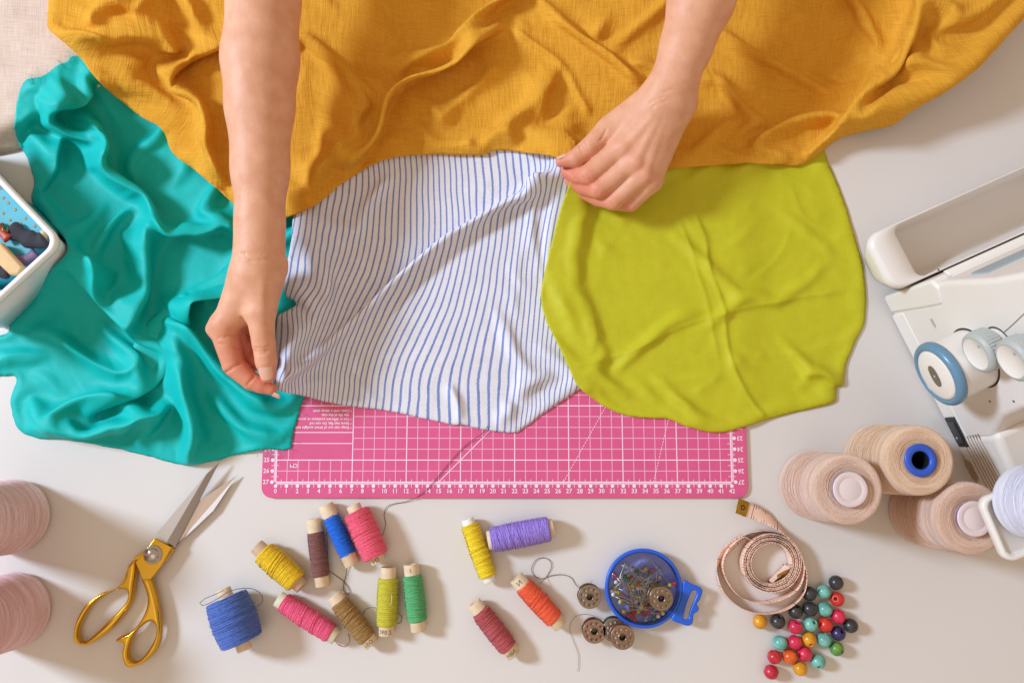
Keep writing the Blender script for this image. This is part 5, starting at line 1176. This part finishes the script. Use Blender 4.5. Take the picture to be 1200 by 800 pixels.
# dials
for kx_, ky_ in ((1143, 415), (1184, 424)):
    s2, z2 = side(kx_, ky_, 2.1); Kc = loc(0.75, s2, z2)
    V, F = lathe([(1.42, 0.3), (1.42, 0.77), (1.25, 0.79)], 40, Kc, axn, False); M('dial_socket', V, F, dark, mc)
    V, F = lathe([(1.3, -0.4), (1.3, 1.4)], 40, Kc, axn, False); d_ = M('adjusting_dial', V, F, shell, mc)
    # knurled ring
    n = 80; pr_ = [(1.45, 1.3), (1.68, 1.45), (1.72, 2.2), (1.66, 2.5)]; V, F = lathe(pr_, n, Kc, axn, False)
    V = V.copy(); cen = Kc
    for i in range(len(V)):
        if i % 2: r_ = V[i]-Kc; al = (r_@axn)*axn; V[i] = Kc+al+(r_-al)*0.965
    M('knurled_ring', V, F, grey, d_, smooth_=False)
    V, F = lathe([(1.68, 2.48), (1.6, 2.72), (1.42, 2.84), (1.3, 2.84), (1.24, 2.78), (0, 2.82)], 48, Kc, axn, False); o = M('dial_face', V, F, shell2, d_); o.data.materials.append(grey)
    for p in o.data.polygons:
        if p.index < 48*3: p.material_index = 1
    mk = loc(-2.11, s2-0.55, z2+0.85); V, F = lathe([(0.0, 0.0), (0.1, 0.0), (0.1, 0.02), (0, 0.03)], 10, mk, axn, False); M('dial_mark', V, F, grey, d_)
# arrow mark
s2, z2 = side(1094, 379); V = np.array([loc(-0.012, s2+a, z2+b_) for a, b_ in ((-0.45, -0.2), (0.15, -0.2), (0.5, 0.0), (0.15, 0.2), (-0.45, 0.2))]); M('index_mark', V, [[0, 1, 2, 3, 4]], grey, mc, smooth_=False)
# switch
s2, z2 = side(1121, 506, 0.15)
sw = extr('power_switch', [(s2-1.45, z2-0.75), (s2+1.45, z2-0.75), (s2+1.45, z2+0.75), (s2-1.45, z2+0.75)], -0.22, 0.1, dark, mc, 0.05, 2)
rk = extr('rocker', [(s2-1.05, z2-0.5), (s2+1.05, z2-0.5), (s2+1.05, z2+0.5), (s2-1.05, z2+0.5)], -0.38, -0.1, mat('rocker_black', (58, 60, 62), rough=0.35), sw, 0.08, 2)
V, F = lathe([(0, 0), (0.09, 0), (0.09, 0.02), (0, 0.02)], 10, loc(-0.385, s2+0.5, z2), axn, False); M('rocker_dot', V, F, shell2, sw)
# vents: tubes half sunk in the side, slot shade put into their brown colour
for k in range(7):
    sa, za = side(1128+3.1*k, 512-0.7*k); sb, zb = side(1163+2.6*k, 580-2.2*k)
    a = loc(-0.095, sa, za); b_ = loc(-0.095, sb, zb); V, F = tube(np.array([a, b_]), 0.04, 6); M('vent_slot', V, F, mat('vent_shadow', (120, 84, 62), rough=0.7), mc)
for px_, py_ in ((1136, 546), (1141, 557)):
    s2, z2 = side(px_, py_, 0.13); V, F = lathe([(0.5, -0.02), (0.55, 0.02), (0.45, 0.03), (0.4, 0.0), (0, 0)], 24, loc(-0.12, s2, z2), axn, False); M('socket_hole', V, F, mat('socket_tan', (176, 150, 128), rough=0.6), mc)
# front waste tray
def trayp(x, s, z): return loc(x, s, z)
TZ = 6.0; x0t, x1t = -1.8, 20; s0t, s1t = -4.75, 0.75
outer = roundrect(x0t, x1t, -s1t, -s0t, 1.4, 8)
def ringv(pts, z): return np.array([loc(x, -y, z) for x, y in pts])
def inset(x, r): return roundrect(x0t+x[0], x1t-x[1], -s1t+x[2], -s0t-x[3], r, 8)
n = len(outer)
rings = [ringv(inset((1.8, 0.5, 0.9, 0.9), 1.2), 0.4), ringv(inset((1.6, 0, 0.6, 0.5), 1.4), 1.2), ringv(outer, TZ-0.7), ringv(inset((0.12, 0.1, 0.03, 0.1), 1.35), TZ-0.2), ringv(inset((0.55, 0.2, 0.08, 0.2), 1.2), TZ), ringv(inset((2.5, 0.3, 0.12, 0.2), 0.9), TZ), ringv(inset((2.6, 0.35, 0.2, 0.27), 0.85), TZ-0.15), ringv(inset((2.8, 0.6, 0.3, 0.5), 0.8), 0.9), ringv(inset((3.1, 0.8, 0.5, 0.8), 0.7), 0.6)]
V = np.concatenate(rings); F = []
for i in range(len(rings)-1):
    for j in range(n): F.append([i*n+j, i*n+(j+1) % n, (i+1)*n+(j+1) % n, (i+1)*n+j])
F.append([(len(rings)-1)*n+j for j in range(n)]); F.append(list(range(n))[::-1])
tray = M('waste_tray', V, F, shell, mc)
for px_, py_ in ((1046, 305), (1052, 306)):
    pass
# front lip strip, thread guide plate and smoky visor
extr('front_lip', [(0.78, 8.9), (1.5, 9.6), (1.5, 9.95), (0.78, 9.3)], 1.2, 26, shell2, mc, 0.1, 2)
extr('visor', [(2.0, 12.2), (2.35, 14.0), (2.1, 14.1), (1.7, 12.3)], 1.2, 26, mat('smoky_blue', (150, 168, 174), rough=0.25), mc, 0.1, 2)
# panel seam
def seam(pts, r=0.035):
    q_ = np.array([loc(-0.02, *side(a, b_)) for a, b_ in pts]); V, F = tube(catmull(q_, 0.3), r, 5); M('panel_seam', V, F, mat('seam_brown', (150, 122, 100), rough=0.8), mc)
seam([(1173, 392), (1186, 381), (1206, 362)])
# spool rest and white cone
rp_ = P(1205, 607, 10.0); rest_c = np.array((rp_[0], rp_[1], 9.6))
rz = R(24-4)
def rl(x, y): return (rest_c[0]+x*math.cos(rz)-y*math.sin(rz), rest_c[1]+x*math.sin(rz)+y*math.cos(rz))
rings = []
for ins_, z in ((0.25, 9.2), (0.0, 9.4), (0.0, 10.0), (0.08, 10.12), (0.3, 10.12), (0.42, 10.0), (0.5, 9.72)):
    rings.append(np.array([(*rl(x, y), z) for x, y in roundrect(-3.1+ins_, 9-ins_, -2.6+ins_, 2.7-ins_, max(0.9-ins_*0.6, 0.3), 8)]))
n = len(rings[0]); V = np.concatenate(rings); F = [[i*n+j, i*n+(j+1) % n, (i+1)*n+(j+1) % n, (i+1)*n+j] for i in range(len(rings)-1) for j in range(n)]; F += [[(len(rings)-1)*n+j for j in range(n)], list(range(n))[::-1]]
rest = M('spool_rest', V, F, shell2, mc)
V, F = tube(np.array([(*rl(6, 0), 9.4), (*rl(6, 4), 8.0), loc(12, 20.8, 4.0)]), 0.8, 12); M('rest_arm', V, F, shell2, rest)
wc = P(1219, 589, 11.5)
cone('white lavender thread cone standing on the spool rest of the machine', 'white thread cone on the machine', (wc[0], wc[1]), 8.5, 3.0, 2.5, (232, 230, 240), (214, 212, 228), 'open', 6, z0=9.74)

# ------------------------------------------------------------------ storage box with haberdashery
BZ = 6.5
k0 = P(72, 283, BZ); e1 = P(0, 208, BZ)-k0; e1 /= np.linalg.norm(e1); e2 = P(0, 359, BZ)-k0; e2 = e2-(e2@e1)*e1; e2 /= np.linalg.norm(e2)
ctr = k0+e1*8+e2*6
def bl_(a, b_, z): return k0*np.array((1, 1, 0))+e1*a*np.array((1, 1, 0))+e2*b_*np.array((1, 1, 0))+np.array((0, 0, z))
pl = bpy.data.materials.new('milky_plastic'); pl.use_nodes = True; b = pl.node_tree.nodes['Principled BSDF']; b.inputs['Base Color'].default_value = lin((214, 228, 236))+(1,); b.inputs['Roughness'].default_value = 0.35; b.inputs['Subsurface Weight'].default_value = 0.3; b.inputs['Subsurface Scale'].default_value = 0.01
sb = E('storage_box', 'milky white plastic box of sewing bits beside the teal cloth', 'storage box', (ctr[0], ctr[1], 0))
rim_m = mat('box_rim', (244, 242, 242), rough=0.3)
def bring(i0, z): return np.array([bl_(x, y, z) for x, y in roundrect(i0, 17-i0, i0, 12-i0, max(1.3-i0*0.5, 0.4), 8)])
rings = [bring(1.1, 0.1), bring(0.35, 5.9)]; n = len(rings[0])
inner = [bring(0.5, 5.9), bring(1.3, 0.3)]
V = np.concatenate([rings[0], rings[1], inner[0], inner[1]]); F = [[i*n+j, i*n+(j+1) % n, (i+1)*n+(j+1) % n, (i+1)*n+j] for i in range(3) for j in range(n)]+[list(range(n))[::-1], [3*n+j for j in range(n)]]
o = M('box_wall', V, F, pl, sb)
rr_ = [bring(0.32, 5.8), bring(0.0, 5.85), bring(-0.08, 6.1), bring(0.0, 6.4), bring(0.2, 6.5), bring(0.42, 6.45), bring(0.5, 6.2), bring(0.5, 5.8)]
V = np.concatenate(rr_); F = [[i*n+j, i*n+(j+1) % n, (i+1)*n+(j+1) % n, (i+1)*n+j] for i in range(len(rr_)-1) for j in range(n)]
M('box_rim', V, F, rim_m, sb)
def bpx(px, py, z): return P(px, py, z)
def prism(pts, z0, z1): return plate([tuple(P(a, b_, z1)[:2]) for a, b_ in pts], [], z0, z1)
# turquoise gift card with gilt dots
V, F = prism([(4, 222), (54, 266), (40, 292), (12, 320), (-30, 330), (-40, 236)], 0.4, 4.6)
c_ = V.mean(0); cd = M('turquoise_card_box', V, F, mat('card_turquoise', (58, 164, 180), rough=0.5, var=0.12, var_scale=60), origin=(c_[0], c_[1], 0.4), smooth_=False); tag(cd, 'turquoise card box with gilt dots inside the plastic box', 'card box')
for i, (a, b_) in enumerate([(10, 238), (4, 250), (41, 265), (24, 262), (18, 246), (30, 256), (12, 258), (4, 232)]):
    p = P(a, b_, 4.6); V, F = lathe([(0.0, 0.012), (0.14, 0.012), (0.14, 0.0)], 10, p, (0, 0, 1), False); M('gilt_dot', V, F, mat('gilt', (170, 130, 60), rough=0.4, metal=0.6), cd)
V, F = prism([(50, 268), (56, 272), (44, 284), (38, 280)], 3.6, 4.65); M('gilt_edge', V, F, mat('gilt_card', (222, 196, 140), rough=0.5), cd)
def lump(name, label, cat, pts, r, m, z, sq=0.5):
    p = catmull([(a, b_, z) for a, b_ in pts], 3); V, F = tube(P(p[:, 0], p[:, 1], p[:, 2]), r*(1+0.15*np.sin(np.arange(len(p))*1.1)), 10); V[:, 2] = z+(V[:, 2]-z)*sq
    c = V.mean(0); o = M(name, V, F, m, origin=(c[0], c[1], V[:, 2].min())); tag(o, label, cat); return o
zipm = mat('zipper_black', (44, 40, 48), rough=0.75, bump=0.8, bump_scale=700, bstretch=(4, 1, 1))
lump('rolled_zipper', 'black zipper tape folded across the turquoise card in the box', 'zipper', [(12, 268), (22, 274), (34, 280), (46, 283), (52, 280)], 0.75, zipm, 4.95, 0.4)
lump('rolled_zipper', 'black zipper tape under the wooden clothes pegs in the box', 'zipper', [(-16, 306), (-6, 312), (4, 318), (10, 318)], 0.6, zipm, 4.9, 0.4)
lump('rolled_ribbon', 'dark purple ribbon bundle between zipper and box wall', 'ribbon', [(18, 304), (26, 306), (34, 302), (42, 296)], 0.5, mat('ribbon_purple', (112, 84, 118), rough=0.6, var=0.4, var_scale=80), 4.85, 0.4)
lump('red_strap', 'red leather strap end poking out beside the zipper', 'strap', [(-8, 262), (2, 272), (10, 280)], 0.42, mat('strap_red', (178, 62, 40), rough=0.5), 5.1, 0.5)
pegm = mat('peg_wood', (226, 186, 126), rough=0.6, var=0.12, var_scale=80, bump=0.3, bump_scale=300)
V, F = prism([(-10, 282), (0, 284), (26, 312), (20, 322), (10, 321), (-12, 300)], 4.95, 5.75); c_ = V.mean(0)
pg = M('wooden_peg', V, F, pegm, origin=(c_[0], c_[1], 4.95)); bevel(pg, 0.15, 2); tag(pg, 'pale wooden block peg lying over the black zipper', 'peg')
V, F = tube(np.array([P(3, 262, 5.2), P(4, 270, 5.5), P(8, 272, 5.4), P(10, 266, 5.1)]), 0.12, 8); c_ = V.mean(0); o = M('metal_ring', V, F, mat('ring_bronze', (150, 110, 60), rough=0.35, metal=1.0), origin=(c_[0], c_[1], 5.0)); tag(o, 'small bronze metal hook above the red strap', 'hook')
V, F = prism([(-20, 335), (2, 344), (10, 338), (4, 348), (-20, 352)], 0.4, 2.6); c_ = V.mean(0); o = M('blue_card', V, F, MATS['card_turquoise'], origin=(c_[0], c_[1], 0.4), smooth_=False); tag(o, 'turquoise card edge under the lower zipper', 'card')

# ------------------------------------------------------------------ small marks on the machine
for px_, py_ in ((1100, 316), (1188, 470), (1160, 470)):
    s2, z2 = side(px_, py_)
    if z2 < 24: V, F = lathe([(0.0, 0.03), (0.09, 0.03), (0.12, 0.0)], 12, loc(-0.01, s2, z2), axn, False); M('cover_screw', V, F, mat('screw_grey', (120, 116, 110), rough=0.4, metal=0.8), mc)
seam([(1109, 476), (1128, 512), (1136, 528)], 0.025)
